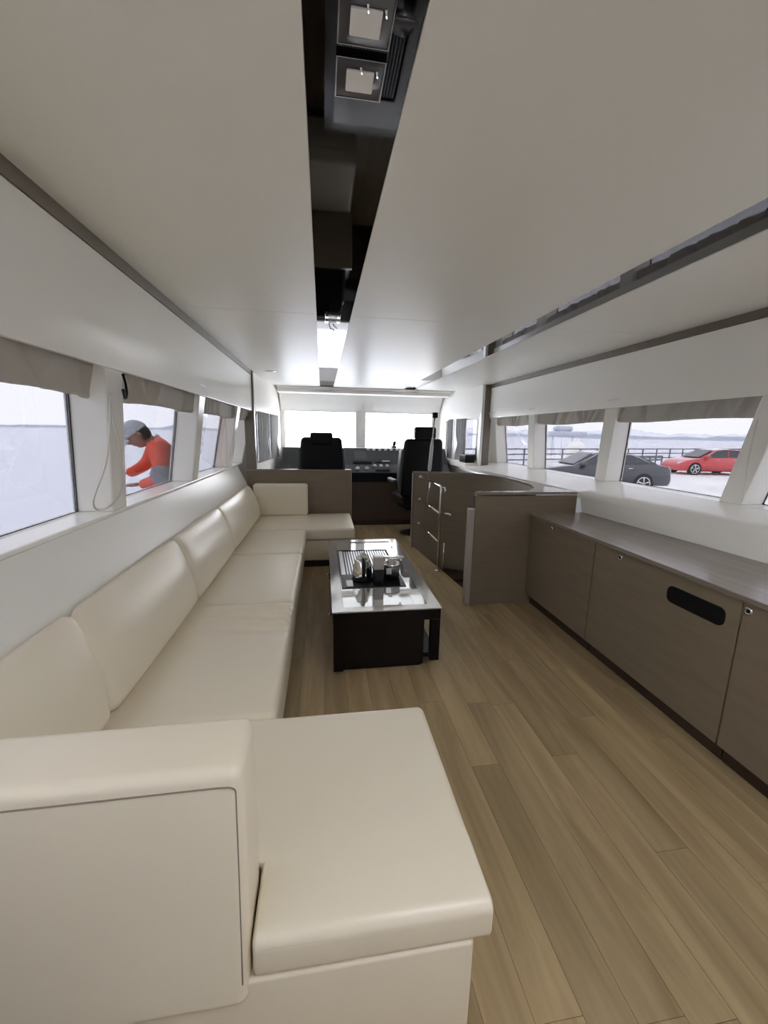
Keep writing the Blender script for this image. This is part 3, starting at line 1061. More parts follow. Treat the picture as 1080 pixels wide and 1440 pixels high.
# ================================================================ HELM SEATS
def helm_seat(label, loc, rot, lift):
    t = thing('helm_chair', label, 'chair', loc, 'pilot seats at the helm')
    P = []

    def seatfn(x, y, z):
        return (x, y, z + .02 * (abs(x) / .26) ** 2)

    def backfn(x, y, z):
        tt = (z - .56) / .78
        return (x * (1 - .10 * tt ** 3), y - .08 * tt + .03 * (abs(x) / .28) ** 2, z)
    P.append(MB().rbox(-.27, .27, -.24, .28, .43, .56, .05, (4, 4, 2), 4, seatfn).build('seat', 'blacksoft', None))
    P.append(MB().rbox(-.285, .285, -.30, -.18, .56, 1.335, .055, (8, 3, 10), 4, backfn).build('backrest', 'blacksoft', None))
    for s in (-1, 1):
        P.append(MB().rbox(*sorted((s * .262, s * .312)), -.27, -.13, .60, 1.20, .022, (1, 2, 6), 3, backfn).build('side_bolster', 'greysoft', None))
    zb = 1.30 + lift
    P.append(MB().rbox(-.142, .142, -.385, -.275, zb, zb + .16, .035, (4, 2, 2), 4).build('headrest', 'blacksoft', None))
    for s in (-1, 1):
        P.append(MB().tube([(s * .07, -.32, 1.25), (s * .07, -.325, zb + .05)], .007, 8).build('headrest_post', 'chrome', None))
    for s in (-1, 1):
        P.append(MB().rbox(*sorted((s * .30, s * .37)), -.18, .17, .735, .79, .024, (1, 3, 1), 3).build('armrest', 'greysoft', None))
        P.append(MB().tube([(s * .33, -.15, .735), (s * .30, -.20, .62)], .014, 8).build('armrest_bracket', 'black', None))
    P.append(MB().rbox(-.19, .19, -.20, .22, .36, .428, .02).build('suspension', 'black', None))
    P.append(MB().tube([(0, 0, .02), (0, 0, .36)], [.055, .045], 16).build('pedestal', 'black', None))
    P.append(MB().lathe(0, 0, [(.20, 0), (.20, .012), (.10, .03), (.06, .05)], 24).build('foot', 'black', None))
    for o in P:
        o.parent = t
    t.rotation_euler = (0, 0, rot)
    return t


helm_seat('black high-backed helm seat behind the low sofa partition', (-.01, 5.62, 0), 0.0, -.065)
helm_seat('black helm seat with raised headrest beside the stairwell guard rail', (1.285, 5.55, 0), math.radians(6), .03)

# ================================================================ CEILING LIGHTS
lights = [(.079, .810, 'square crystal spotlight in the black strip, at the top edge of the picture'),
          (.079, .925, 'square crystal spotlight in the black strip, just ahead of another one'),
          (.070, 2.58, 'small far square spotlight in the black strip, nearer of the far pair'),
          (.070, 2.69, 'small far square spotlight in the black strip, at the far end of the row')]
for (x, y, lab) in lights:
    t = thing('square_spotlight', lab, 'ceiling light', (x, y, ZC), 'square spotlights in the mirror strip')
    z0 = ZC + .0035
    MB().rbox(x - .044, x + .044, y - .044, y + .044, z0 - .006, z0, .002).build('glass_plate', 'glass_lamp', t)
    m = MB()
    ring(m, x - .046, x + .046, y - .046, y + .046, x - .044, x + .044, y - .044, y + .044, z0 - .007, z0)
    m.build('chrome_edge', 'chrome', t)
    MB().rbox(x - .026, x + .026, y - .024, y + .024, z0 - .011, z0 - .0062, .002).build('frosted_block', 'frost', t)
    for (dx, dy) in ((.0, -.032), (.030, -.028)):
        MB().tube([(x + dx, y + dy, z0 - .0085), (x + dx + .003, y + dy + .012, z0 - .0095)], .0022, 6).build('clip', 'chrome', t)
t = thing('round_downlight', 'round recessed downlight in the ceiling near the sofa end post', 'ceiling light', (-.577, 4.98, ZC))
MB().lathe(-.577, 4.98, [(.055, -.006), (.060, -.004), (.060, -.0005)], 28, 'z', ZC).build('trim_ring', 'steel', t)
MB().lathe(-.577, 4.98, [(.040, -.009), (.046, -.0065)], 24, 'z', ZC).build('lens', 'silver', t)
# loose wires at the far spotlights
tag(MB().tube([(.05, 2.75, ZC + .002), (.06, 2.80, ZC - .018), (.085, 2.86, ZC - .010), (.08, 2.93, ZC - .028), (.11, 2.99, ZC - .020)], .0025, 6).build('loose_wire', 'black'), 'thin dark loose wire hanging by the far square spotlights', 'wire')


# ================================================================ BLINDS
def blind(sgn, i, label, seed):
    ends = MUL + ([(5.60, 5.76)] if sgn > 0 else [(5.28, 5.46)])
    a, b = ends[i][1] - .02, ends[i + 1][0] + .02
    rnd = random.Random(seed)
    folds = [(rnd.uniform(0.03, .97), rnd.uniform(.012, .03), rnd.uniform(.25, .55) * rnd.choice((1, 1, -.6)), rnd.uniform(.012, .024) * rnd.choice((1, -1))) for _ in range(10)]
    t = thing('roman_blind', label, 'blind', (plane_x(sgn, 1.55, .06), ry((a + b) / 2, 1.55), 1.55), 'gathered window blinds')
    zt, zb = 1.70, 1.530

    def pt(u, v, off):
        z = zt + (zb - zt) * v
        w = 0.0
        for (c, wd, sl, am) in folds:
            d = (u - c - sl * (v - .5) * .18) / wd
            w += am * math.exp(-d * d) * (0.4 + .6 * v)
        w += .004 * math.sin(u * 19 + seed)
        y = a + (b - a) * u
        zz = z - (.006 * math.sin(u * 7 + seed) if v > .9 else 0)
        return (plane_x(sgn, z, .055 + off) - sgn * w, ry(y, z), zz)
    m = MB()
    m.grid(lambda u, v: pt(u, v, 0), 90, 10)
    m.grid(lambda u, v: pt(u, v, .028), 90, 10)
    # bottom roll closes the gathered cloth
    m.grid(lambda u, v: (lambda p, q: (p[0] + (q[0] - p[0]) * v, p[1], p[2] - .012 * math.sin(PI * v)))(pt(u, 1, 0), pt(u, 1, .028)), 90, 4)
    m.build('fabric', 'fabric', t)
    rail = MB()
    rail.tube([(plane_x(sgn, 1.69, .07), ry(a + .01, 1.69), 1.705), (plane_x(sgn, 1.69, .07), ry(b - .01, 1.69), 1.705)], .012, 8)
    rail.build('head_rail', 'whiteplastic', t)
    return t, a, b


BL = {}
names = {0: 'nearer', 1: 'near', 2: 'second', 3: 'third', 4: 'fourth'}
L_lab = {1: 'wrinkled taupe blind over the sea-side window behind the viewer', 2: 'widest wrinkled taupe blind, over the nearest sea-side window',
         3: 'wrinkled taupe blind above the man in the orange jacket', 4: 'smooth taupe blind over the sea-side window past the man', 5: 'short taupe blind beside the brown post at the sofa end'}
R_lab = {1: 'taupe blind over the quay-side window behind the viewer', 2: 'taupe blind cut off by the picture edge on the quay side', 3: 'wide taupe blind above the red car and sedan tail',
         4: 'taupe blind above the windscreen of the dark sedan', 5: 'small taupe blind over the farthest saloon window on the quay side'}
for i in range(1, 6):
    BL[(-1, i)] = blind(-1, i, L_lab[i], 11 + i)
    BL[(1, i)] = blind(1, i, R_lab[i], 31 + i)


def cord(t, pts, r=.0048, m='cord', name='cord_loop'):
    P = [Vector(p) for p in pts]
    o = []
    for i in range(len(P) - 1):
        p0, p1, p2, p3 = P[max(i - 1, 0)], P[i], P[i + 1], P[min(i + 2, len(P) - 1)]
        for k in range(6):
            t_ = k / 6
            o.append(0.5 * ((2 * p1) + (p2 - p0) * t_ + (2 * p0 - 5 * p1 + 4 * p2 - p3) * t_ ** 2 + (3 * p1 - p0 - 3 * p2 + p3) * t_ ** 3))
    o.append(P[-1])
    return MB().tube(o, r, 6).build(name, m, t)


def lp_pt(u, v, off=-.008):
    """point on the port inner mullion plane under a photo position"""
    d = ROT @ Vector((u - 540, 720 - v, -570))
    nrm = Vector((.615, 0, -.2))
    p0 = Vector((XL - off, 0, ZF))
    c = Vector((0, 0, 1.4))
    return c + d * ((p0 - c).dot(nrm) / d.dot(nrm))


cord(BL[(-1, 2)][0], [lp_pt(155, 553), lp_pt(154, 600), lp_pt(149, 650), lp_pt(134, 693), lp_pt(131, 708), lp_pt(136, 716), lp_pt(150, 714), lp_pt(167, 700), lp_pt(173, 680), lp_pt(172, 650), lp_pt(166, 620), lp_pt(160, 595), lp_pt(157, 575), lp_pt(155.5, 554)])
cord(BL[(-1, 3)][0], [lp_pt(173, 527), lp_pt(177, 540), lp_pt(178, 553), lp_pt(176, 560), lp_pt(173, 548)], .006, 'black', 'cord_clip')
cord(BL[(-1, 4)][0], [lp_pt(316, 588), lp_pt(313, 620), lp_pt(310, 645), lp_pt(313, 656), lp_pt(318, 652), lp_pt(319, 625), lp_pt(317, 590)], .004)


def rp_pt(u, v, off=-.008):
    d = ROT @ Vector((u - 540, 720 - v, -570))
    nrm = Vector((.615, 0, .23))
    p0 = Vector((XR + off, 0, ZF))
    c = Vector((0, 0, 1.4))
    return c + d * ((p0 - c).dot(nrm) / d.dot(nrm))


cord(BL[(1, 2)][0], [rp_pt(1066, 590), rp_pt(1058, 620), rp_pt(1052, 650), rp_pt(1048, 680), rp_pt(1044, 705)], .0035)


# curtains inside the forward side windows
def curtain(at, t0, t1, label, sgn, seed):
    m = MB()

    def f(u, v, off=0.0):
        t = t0 + (t1 - t0) * u
        z = 1.635 - .62 * v
        tie = 1 - .22 * math.exp(-((v - .62) / .16) ** 2)
        tc = t0 + (t - t0) * tie
        x, y = at(tc, -.022)
        return (x - sgn * (.012 * math.sin(u * 26 + seed) + off), y, z)
    m.grid(lambda u, v: f(u, v), 40, 16)
    m.grid(lambda u, v: f(u, v, -.004), 40, 16)
    return tag(m.build('curtain', 'curtain'), label, 'curtain')


curtain(at_l, .09, .43, 'grey curtain drawn back, nearer one left of the helm seats', -1, 0)
curtain(at_l, .49, .81, 'grey curtain drawn back, nearest to the windscreen on the sea side', -1, 2)
curtain(at_r, .27, .50, 'grey tied-back curtain in the helm window beside the post', 1, 1)
curtain(at_r, .60, .70, 'narrow grey curtain by the windscreen on the quay side', 1, 3)
# dark box on the ledge below the quay-side helm window
tag(MB().rbox(2.02, 2.17, 5.60, 5.86, 1.00, 1.115, .012).build('storage_box', 'black'), 'small black box on the ledge in front of the helm side window', 'box')
MBx = MB().box(2.0, 2.19, 5.53, 6.9, .93, 1.0)
MBx.build('helm_ledge', 'whitematt', wfr)
MB().box(-.795, -.62, 5.035, 6.05, .82, .86).build('helm_ledge', 'whitematt', wfl)

# ================================================================ OUTSIDE
def outline_mass(name, m, pts_far, depth, h_fn, base, seed):
    pass


sea = struct(MB().quad((-9000, -9000, -1.6), (9000, -9000, -1.6), (9000, 9000, -1.6), (-9000, 9000, -1.6)).build('sea', 'water'))


def shore_band(name, mname, r0, a0, a1, hfun, thick, zb=-1.6, n=60):
    """a strip of land seen far across the water: real ground with a ridge line"""
    vs, fs = [], []
    for i in range(n + 1):
        a = math.radians(a0 + (a1 - a0) * i / n)
        h = hfun(i / n)
        for (r, z) in ((r0, zb), (r0 + thick * .3, zb + h * .7), (r0 + thick * .6, zb + h), (r0 + thick, zb)):
            vs.append((math.sin(a) * r, math.cos(a) * r, z))
    for i in range(n):
        for k in range(3):
            fs.append((i * 4 + k, i * 4 + 4 + k, i * 4 + 5 + k, i * 4 + 1 + k))
    return struct(MB().add(vs, fs, True).build(name, mname))


rr = random.Random(5)
J = [rr.uniform(-1, 1) for _ in range(200)]
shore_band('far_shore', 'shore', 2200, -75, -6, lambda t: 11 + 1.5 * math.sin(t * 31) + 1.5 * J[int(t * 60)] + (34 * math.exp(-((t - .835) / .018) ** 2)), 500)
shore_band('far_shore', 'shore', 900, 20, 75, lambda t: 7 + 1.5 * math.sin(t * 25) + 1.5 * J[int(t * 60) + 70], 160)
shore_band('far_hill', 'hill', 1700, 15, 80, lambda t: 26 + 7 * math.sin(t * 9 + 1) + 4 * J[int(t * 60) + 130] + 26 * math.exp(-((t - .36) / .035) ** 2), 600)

# quay with railing
quay = struct(MB().prism([(3.3, -30), (46, -30), (46, 33.8), (8, 22.2), (3.3, 21.2)], 'z', -1.55, -.62).build('quay', 'concrete'))
P0, P1 = Vector((6.0, 21.6)), Vector((40, 31.6))
rl = thing('quay_railing', 'long dark metal railing along the far edge of the quay', 'railing', (20, 26, -.62))
L = (P1 - P0).length
nP = 22
for i in range(nP + 1):
    q = P0.lerp(P1, i / nP)
    MB().tube([(q.x, q.y, -.62), (q.x, q.y, .62)], .045, 6).build('post', 'railsteel', rl)
for z in (.60, .28, -.05):
    MB().tube([(P0.x, P0.y, z), (P1.x, P1.y, z)], .04, 6).build('rail', 'railsteel', rl)
# second lower railing frame behind (mooring frame)
fr = thing('mooring_frame', 'dark metal mooring frame standing before the quay railing', 'frame', (19, 24.4, -.62))
for i in range(7):
    q = Vector((16.2, 23.6)).lerp(Vector((24.0, 25.9)), i / 6)
    MB().tube([(q.x, q.y, -.62), (q.x, q.y, .14)], .05, 6).build('post', 'railsteel', fr)
for z in (.12, -.12):
    MB().tube([(16.2, 23.6, z), (24.0, 25.9, z)], .06, 6).build('rail', 'railsteel', fr)


# cars -------------------------------------------------------------
def car(name, label, paint, rear, heading, length, height, hatch):
    """rear = ground point below the rear end on the near side line; heading = unit vector toward the front"""
    t = thing(name, label, 'car', (rear[0], rear[1], -.62))
    W2 = .92
    k = length / 5.0
    # side profile (s from rear 0 to front 1, z) lower body, and greenhouse
    if not hatch:
        body = [(.0, .42), (.005, .62), (.012, .86), (.03, .97), (.12, 1.02), (.20, 1.03), (.70, .98), (.80, .93), (.92, .83), (.975, .70), (1.0, .55), (1.0, .35), (.985, .22), (.02, .24)]
        house = [(.10, 1.01), (.20, 1.22), (.27, 1.36), (.36, 1.44), (.48, 1.46), (.56, 1.42), (.72, .97)]
    else:
        body = [(.0, .40), (.005, .62), (.01, .90), (.04, .98), (.20, .99), (.70, .95), (.82, .90), (.93, .78), (.985, .62), (1.0, .48), (1.0, .33), (.985, .22), (.02, .24)]
        house = [(.015, .95), (.07, 1.30), (.14, 1.42), (.30, 1.47), (.46, 1.44), (.54, 1.38), (.745, .93)]
    hs = height / 1.46
    hd = Vector((heading[0], heading[1], 0)).normalized()
    sd = Vector((-hd.y, hd.x, 0))
    if sd.y > 0:
        sd = -sd              # toward the boat
    R = Vector((rear[0], rear[1], -.62))

    def P(s, z, w):
        return tuple(R + hd * (s * length) - sd * W2 + sd * (w * W2) + Vector((0, 0, z * hs)))

    def loft(poly, secs):
        n = len(poly)
        vs, fs = [], []
        cs = sum(p[0] for p in poly) / n
        cz = sum(p[1] for p in poly) / n
        for (w, sc) in secs:
            for (s, z) in poly:
                vs.append(P(cs + (s - cs) * sc, cz + (z - cz) * sc, w))
        for i in range(len(secs) - 1):
            for j in range(n):
                fs.append((i * n + j, i * n + (j + 1) % n, (i + 1) * n + (j + 1) % n, (i + 1) * n + j))
        fs += [tuple(reversed(range(n))), tuple((len(secs) - 1) * n + j for j in range(n))]
        return vs, fs
    m = MB()
    m.add(*loft(body, [(-1, .955), (-.93, .99), (-.7, 1), (.7, 1), (.93, .99), (1, .955)]), True)
    m.build('body', paint, t)
    m = MB()
    n = len(house)
    vs, fs = [], []
    for (w0, w1) in ((-.90, -.68), (.90, .68)):
        for (s, z) in house:
            zz = (z - .95) / .51
            vs.append(P(s, z, w0 + (w1 - w0) * max(0, min(1, zz))))
    fs = [(j, (j + 1) % n, n + (j + 1) % n, n + j) for j in range(n)] + [tuple(reversed(range(n))), tuple(n + j for j in range(n))]
    m.add(vs, fs, False)
    m.build('cabin', paint, t)
    # side windows, front and rear door, and the screens
    mid = [p for p in house]

    def inset(poly, w_at, off):
        return [P(s, z, (w_at(z)) + off) for (s, z) in poly]
    wat = lambda z: .90 - .22 * max(0, min(1, (z - .95) / .51))
    if not hatch:
        panes = [[(.17, 1.06), (.235, 1.25), (.30, 1.355), (.405, 1.405), (.415, 1.05)], [(.43, 1.05), (.42, 1.405), (.49, 1.415), (.545, 1.38), (.675, 1.03)]]
    else:
        panes = [[(.10, 1.02), (.13, 1.30), (.18, 1.37), (.34, 1.415), (.35, 1.01)], [(.37, 1.01), (.36, 1.415), (.45, 1.40), (.52, 1.345), (.68, .985)]]
    for pn in panes:
        a = inset(pn, wat, .004)
        b2 = inset(pn, wat, .014)
        n2 = len(pn)
        mm = MB()
        mm.add(a + b2, [tuple(reversed(range(n2))), tuple(range(n2, 2 * n2))] + [(j, (j + 1) % n2, n2 + (j + 1) % n2, n2 + j) for j in range(n2)])
        mm.build('side_window', 'carglass', t)
    # chrome window line
    lm = panes[0][:-1] + panes[1][1:]
    mm = MB()
    mm.tube([Vector(P(s, z + .012, wat(z) + .012)) for (s, z) in lm], .012, 6)
    mm.build('window_trim', 'chrome', t)
    # windscreen and rear glass
    for (sa, za, sb, zb) in ((house[-1][0] - .012, .99, house[-2][0] + .012, 1.385), (house[0][0] + .014, 1.05, house[1][0] + .03, 1.30)):
        sgn = 1 if sa > .5 else -1
        mm = MB()
        o_ = .012 * sgn
        mm.hexa([P(sa, za, -.72), P(sa, za, .72), P(sb, zb, .60), P(sb, zb, -.60), P(sa + o_, za + .01, -.72), P(sa + o_, za + .01, .72), P(sb + o_, zb + .01, .60), P(sb + o_, zb + .01, -.60)])
        mm.build('windscreen', 'carglass', t)
    # wheels
    for s in (.215 if not hatch else .17, .815):
        for w in (1, -1):
            c = R + hd * (s * length) - sd * W2 + sd * (w * (W2 - .10)) + Vector((0, 0, .33))
            r = .335
            mm = MB()
            mm.tube([c - sd * .11, c - sd * .10, c + sd * .10, c + sd * .115], [r * .9, r, r, r * .93], 28)
            tyre = mm.build('wheel', 'rubber', t)
            side_ = sd * w
            mm = MB()
            for q in range(5):
                a = 2 * PI * q / 5 + .3
                e = hd * math.cos(a) + Vector((0, 0, math.sin(a)))
                mm.tube([c + side_ * .122 + e * .04, c + side_ * .122 + e * .24], [.035, .03], 6)
            ringp = [c + side_ * .12 + (hd * math.cos(2 * PI * q / 24) + Vector((0, 0, math.sin(2 * PI * q / 24)))) * .235 for q in range(24)]
            mm.tube(ringp, .022, 6, closed=True)
            mm.tube([c + side_ * .116, c + side_ * .135], [.06, .05], 12)
            mm.build('rim', 'alloy', tyre)
            mm = MB()
            mm.tube([c + side_ * .098 , c + side_ * .104], [r * 1.13, r * 1.13], 28)
            mm.build('wheel_arch', 'rubber', t)
    # sills, lamps, mirror, handles
    mm = MB()
    mm.hexa([P(.29, .20, .97), P(.74, .20, .97), P(.74, .20, .90), P(.29, .20, .90), P(.29, .28, .985), P(.74, .28, .985), P(.74, .28, .90), P(.29, .28, .90)])
    mm.build('side_skirt', 'rubber', t)
    mm = MB()
    mm.hexa([P(.003, .70, .55), P(.05, .72, .98), P(.03, .72, .50), P(.03, .7, .5), P(.004, .90, .55), P(.05, .90, .985), P(.03, .90, .5), P(.03, .9, .5)])
    mm.build('tail_lamp', 'lampred', t)
    mm = MB()
    mm.hexa([P(.995, .58, .55), P(.93, .60, .985), P(.93, .62, .5), P(.95, .6, .5), P(.985, .70, .55), P(.92, .76, .975), P(.92, .76, .5), P(.94, .72, .5)])
    mm.build('head_lamp', 'headlamp', t)
    c = Vector(P(.665, 1.03, 1.05))
    MB().rbox(c.x - .10, c.x + .10, c.y - .07, c.y + .07, c.z - .06, c.z + .06, .03).build('mirror', paint, t)
    for s in (.30, .50):
        mm = MB()
        mm.tube([Vector(P(s, .88, .99)), Vector(P(s + .035, .88, .99))], .018, 6)
        mm.build('door_handle', 'chrome', t)
    mm = MB()
    mm.tube([Vector(P(.004, .33, -.8)), Vector(P(.004, .33, .75)), Vector(P(.05, .33, .985))], .022, 6)
    mm.build('bumper_strip', 'chrome', t)
    return t


def ground_at(depth, u):
    """point on the quay at a given viewing depth and photo column"""
    f = Vector((.149, .989, 0))
    r = Vector((.989, -.149, 0))
    return f * depth + r * ((u - 540) / 570 * depth)


g_ = ground_at(15.1, 948)
car('sedan', 'dark blue-black sedan parked on the quay outside the windows', 'carblack', (g_.x, g_.y), (-.989, .149), 5.1, 1.47, False)
g_ = ground_at(22.9, 957)
car('hatchback', 'red hatchback parked farther back on the quay', 'carred', (g_.x + .989 * 4.2, g_.y - .149 * 4.2), (-.989, .149), 4.2, 1.46, True)
# white moored boat with a rounded cabin behind the railing
bt = thing('motor_boat', 'white moored motor boat with a rounded cabin beyond the railing', 'boat', (17.5, 33, -1.6))
c = ground_at(36, 806)
MB().rbox(c.x - 3.2, c.x + 3.2, c.y - 1.2, c.y + 1.2, -1.55, -.35, .5, (4, 2, 2), 4).build('hull', 'hull', bt)
MB().rbox(c.x - .75, c.x + .75, c.y - .8, c.y + .8, -.5, 1.0, .7, (2, 2, 2), 5).build('cabin', 'whitematt', bt)

# small grey pavilion standing in the water beyond the railing
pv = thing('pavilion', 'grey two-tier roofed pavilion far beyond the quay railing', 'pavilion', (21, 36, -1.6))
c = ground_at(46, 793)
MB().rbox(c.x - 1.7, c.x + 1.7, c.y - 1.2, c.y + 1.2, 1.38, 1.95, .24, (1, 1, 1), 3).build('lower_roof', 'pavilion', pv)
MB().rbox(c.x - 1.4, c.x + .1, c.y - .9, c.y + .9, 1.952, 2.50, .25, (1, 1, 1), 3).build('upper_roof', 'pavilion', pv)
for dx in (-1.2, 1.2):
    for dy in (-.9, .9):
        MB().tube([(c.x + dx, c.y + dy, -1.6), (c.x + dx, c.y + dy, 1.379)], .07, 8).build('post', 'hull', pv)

# side deck outside the port windows
struct(MB().box(-2.05, -1.185, YA, 7.5, -.25, -.13).build('trim_5', 'hull'))


# ---- person on the side deck -----------------------------------------
def skin_mesh(name, verts, edges, radii, m, parent=None, levels=2):
    me = bpy.data.meshes.new(name)
    me.from_pydata(verts, edges, [])
    o = bpy.data.objects.new(name + '_tmp', me)
    COL.objects.link(o)
    md = o.modifiers.new('skin', 'SKIN')
    md.use_smooth_shade = True
    for i, r in enumerate(radii):
        sv = me.skin_vertices[0].data[i]
        sv.radius = (r, r) if not isinstance(r, tuple) else r
        sv.use_root = (i == 0)
    ss = o.modifiers.new('sub', 'SUBSURF')
    ss.levels = levels
    ss.render_levels = levels
    dg = bpy.context.evaluated_depsgraph_get()
    dg.update()
    me2 = bpy.data.meshes.new_from_object(o.evaluated_get(dg))
    bpy.data.objects.remove(o)
    for p in me2.polygons:
        p.use_smooth = True
    me2.materials.clear()
    me2.materials.append(M[m])
    o = bpy.data.objects.new(name, me2)
    COL.objects.link(o)
    if parent is not None:
        o.parent = parent
        o.matrix_parent_inverse = Matrix.Translation(-world_loc(parent))
    return o


PX, PY, PA = -1.43, 4.02, math.radians(24)
man = thing('person', 'person in an orange jacket and pale cap bending over outside the window', 'person', (PX, PY, -.13))


def pp(f, s, z):
    """f forward (outboard and a little aft), s sideways"""
    return (PX - f * math.cos(PA) - s * math.sin(PA), PY - f * math.sin(PA) + s * math.cos(PA), z)


# body: pelvis root, spine, both arms, both legs in one skin
V = [pp(-.08, 0, .74), pp(-.07, 0, .90), pp(-.02, 0, 1.09), pp(.045, 0, 1.235), pp(.10, 0, 1.29),
     pp(.06, -.17, 1.235), pp(.06, -.25, .99), pp(.19, -.17, .925), pp(.225, -.14, .925),
     pp(.06, .16, 1.235), pp(.15, .20, 1.07), pp(.27, .11, 1.01), pp(.31, .08, 1.005)]
E_ = [(0, 1), (1, 2), (2, 3), (3, 4), (3, 5), (5, 6), (6, 7), (7, 8), (3, 9), (9, 10), (10, 11), (11, 12)]
RD = [(.16, .14), (.165, .14), (.18, .15), (.15, .115), .08, .09, .062, .048, .045, .078, .062, .048, .045]
skin_mesh('jacket', V, E_, RD, 'orange', man)
V = [pp(-.10, 0, .76), pp(-.09, -.10, .68), pp(-.01, -.11, .32), pp(-.05, -.11, -.03), pp(.10, -.12, -.085), pp(-.09, .10, .68), pp(-.01, .11, .32), pp(-.05, .11, -.03), pp(.10, .12, -.085)]
E_ = [(0, 1), (1, 2), (2, 3), (3, 4), (0, 5), (5, 6), (6, 7), (7, 8)]
skin_mesh('trousers', V, E_, [.13, .095, .07, .052, .042, .095, .07, .052, .042], 'trouser', man)
# head
hx, hz = .205, 1.350


def head_fn(c, rx, ry_, rz, tilt):
    vs, fs = [], []
    nu, nv = 24, 18
    for j in range(nv + 1):
        th_ = PI * j / nv
        for i in range(nu):
            ph = 2 * PI * i / nu
            f = math.sin(th_) * math.cos(ph)
            s = math.sin(th_) * math.sin(ph)
            z = math.cos(th_)
            ff, ss_, zz = f * rx, s * ry_, z * rz
            if z < -.1:
                ss_ *= 1 - .28 * (-z - .1)          # jaw narrows
                ff *= 1 - .10 * (-z)
                if f < 0:
                    ff *= 1 - .35 * (-z - .1)       # nape
            # nose, brow, chin
            ff += .026 * math.exp(-((s) / .16) ** 2 - ((z + .12) / .20) ** 2) * (1 if f > 0 else 0)
            ff += .008 * math.exp(-((s) / .4) ** 2 - ((z - .22) / .14) ** 2) * (1 if f > 0 else 0)
            ff -= .008 * math.exp(-((abs(s) - .36) / .14) ** 2 - ((z - .05) / .12) ** 2) * (1 if f > 0 else 0)
            ff += .012 * math.exp(-((s) / .3) ** 2 - ((z + .85) / .18) ** 2) * (1 if f > 0 else 0)
            # tilt down
            f2 = ff * math.cos(tilt) + zz * math.sin(tilt)
            z2 = -ff * math.sin(tilt) + zz * math.cos(tilt)
            vs.append(pp(c[0] + f2, ss_, c[2] + z2))
    for j in range(nv):
        for i in range(nu):
            fs.append((j * nu + i, j * nu + (i + 1) % nu, (j + 1) * nu + (i + 1) % nu, (j + 1) * nu + i))
    return vs, fs


TL = math.radians(38)
hc_ = (hx, 0, hz)
MB().add(*head_fn(hc_, .098, .077, .118, TL), True).build('head', 'skin', man)
MB().tube([pp(.06, 0, 1.27), pp(.145, 0, 1.315)], [.055, .050], 12).build('neck', 'skin', man)


def hp(f, s, z):     # head-local point with the same tilt
    return pp(hx + f * math.cos(TL) + z * math.sin(TL), s, hz - f * math.sin(TL) + z * math.cos(TL))


for s in (-1, 1):
    MB().tube([hp(-.005, s * .074, .015), hp(-.012, s * .086, .0), hp(-.008, s * .078, -.028)], [.012, .017, .009], 8).build('ear', 'skin', man)
    MB().tube([hp(.080, s * .030, .012), hp(.088, s * .030, .012)], [.011, .006], 8).build('eye', 'hair', man)
MB().tube([hp(.086, -.022, -.058), hp(.092, 0, -.056), hp(.086, .022, -.058)], .0045, 6).build('mouth', 'lampred', man)
# hair at the back, cap with brim
vs, fs = [], []
for j in range(8):
    th_ = PI * (.36 + .34 * j / 7)
    for i in range(17):
        ph = PI * (.5 + i / 16)
        vs.append(hp(math.sin(th_) * math.cos(ph) * .104 - .002, math.sin(th_) * math.sin(ph) * .083, math.cos(th_) * .122))
fs = [(j * 17 + i, j * 17 + i + 1, (j + 1) * 17 + i + 1, (j + 1) * 17 + i) for j in range(7) for i in range(16)]
MB().add(vs, fs, True).build('hair', 'hair', man)
vs, fs = [], []
for j in range(9):
    th_ = PI * .47 * j / 8
    for i in range(24):
        ph = 2 * PI * i / 24
        vs.append(hp(math.sin(th_) * math.cos(ph) * .110, math.sin(th_) * math.sin(ph) * .090, .012 + math.cos(th_) * .122))
fs = [(j * 24 + i, j * 24 + (i + 1) % 24, (j + 1) * 24 + (i + 1) % 24, (j + 1) * 24 + i) for j in range(8) for i in range(24)]
cp = MB().add(vs, fs, True).build('cap', 'capcloth', man)
m = MB()
m.grid(lambda u, v: hp(.085 + .085 * v * math.cos((u - .5) * 1.2), (u - .5) * .165 * (1 - .18 * v), .026 - .014 * v - .10 * (u - .5) ** 2), 12, 5)
m.grid(lambda u, v: hp(.085 + .085 * v * math.cos((u - .5) * 1.2), (u - .5) * .165 * (1 - .18 * v), .020 - .014 * v - .10 * (u - .5) ** 2), 12, 5)
m.build('cap_brim', 'capcloth', cp)
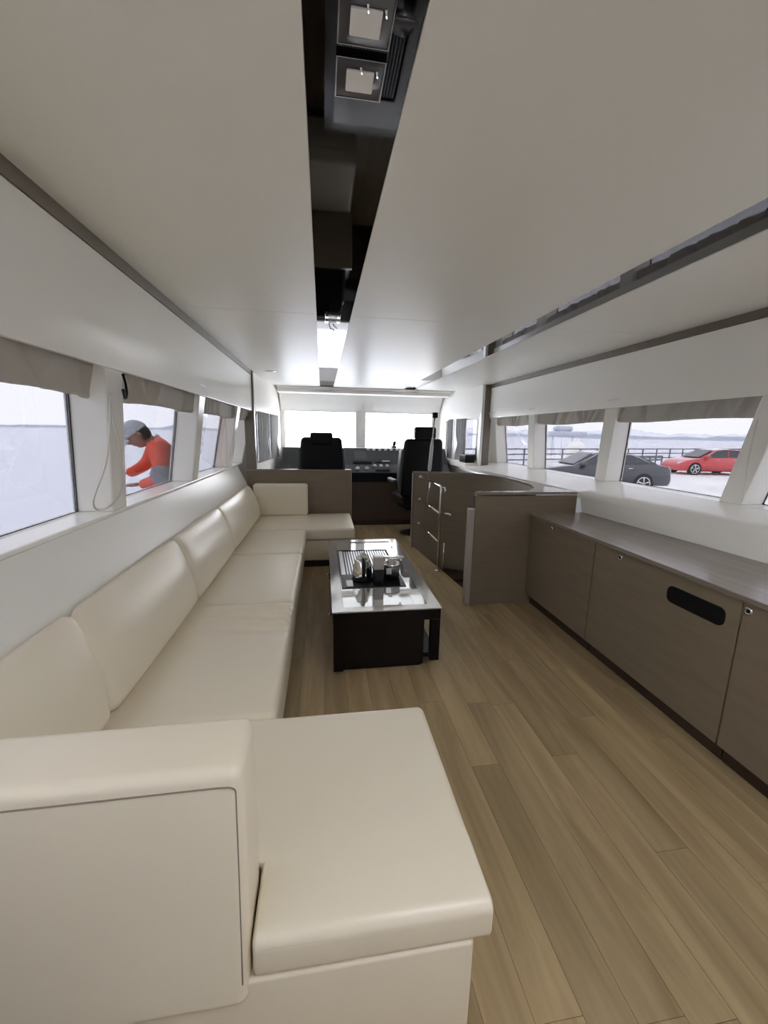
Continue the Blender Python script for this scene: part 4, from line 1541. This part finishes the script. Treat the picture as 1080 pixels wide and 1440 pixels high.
# grey patch on the jacket side and collar
MB().tube([pp(.06, -.06, 1.30), pp(.11, -.05, 1.275), pp(.125, 0, 1.25), pp(.11, .05, 1.275), pp(.06, .06, 1.30), pp(.05, 0, 1.335), pp(.06, -.05, 1.31)], .020, 8).build('collar', 'greycloth', man)
MB().lathe(*pp(.066, -.252, 0)[:2], [(.02, -.085), (.066, -.06), (.084, 0), (.084, .03), (.066, .075), (.02, .10)], 20, 'z', 1.0).build('sleeve_patch', 'greycloth', man)
# hands with five fingers gripping a rope
for s in (-1, 1):
    bx, by, bz = (.228, -.14, .925) if s < 0 else (.313, .08, 1.005)
    V = [pp(bx, by, bz), pp(bx + .045, by - s * .01, bz - .004), pp(bx + .085, by - s * .012, bz - .006)]
    E_ = [(0, 1), (1, 2)]
    RD = [.024, (.036, .017), (.038, .015)]
    for k in range(4):
        o_ = (k - 1.5) * .019
        ln = (.030, .034, .032, .026)[k]
        b0 = len(V)
        V += [pp(bx + .092, by - s * .012 + o_, bz - .006), pp(bx + .092 + ln, by - s * .012 + o_, bz - .016), pp(bx + .098 + ln * 1.1, by - s * .012 + o_, bz - .016 - ln)]
        E_ += [(2, b0), (b0, b0 + 1), (b0 + 1, b0 + 2)]
        RD += [.0095, .0088, .0075]
    b0 = len(V)
    V += [pp(bx + .045, by - s * .045, bz - .01), pp(bx + .075, by - s * .052, bz - .028)]
    E_ += [(1, b0), (b0, b0 + 1)]
    RD += [.0105, .0085]
    skin_mesh('hand', V, E_, RD, 'skin', man, 1)
tag(MB().tube([pp(.20, -.50, .720), pp(.342, -.14, .872), pp(.428, .08, .952), pp(.59, .5, 1.10)], .010, 8).build('rope', 'cord'), 'pale rope held in the hands of the person outside', 'rope')
# outer rail carrying the rope
orl = thing('deck_rail', 'steel deck rail outside the sea-side windows', 'handrail', (-1.95, 3.5, -.13))
for y in (-1.0, 1.0, 3.0, 5.0, 7.0):
    MB().tube([(-1.95, y, -.13), (-1.95, y, .62)], .016, 8).build('post', 'steel', orl)
MB().tube([(-1.95, -1.5, .62), (-1.95, 7.4, .62)], .018, 8).build('rail', 'steel', orl)
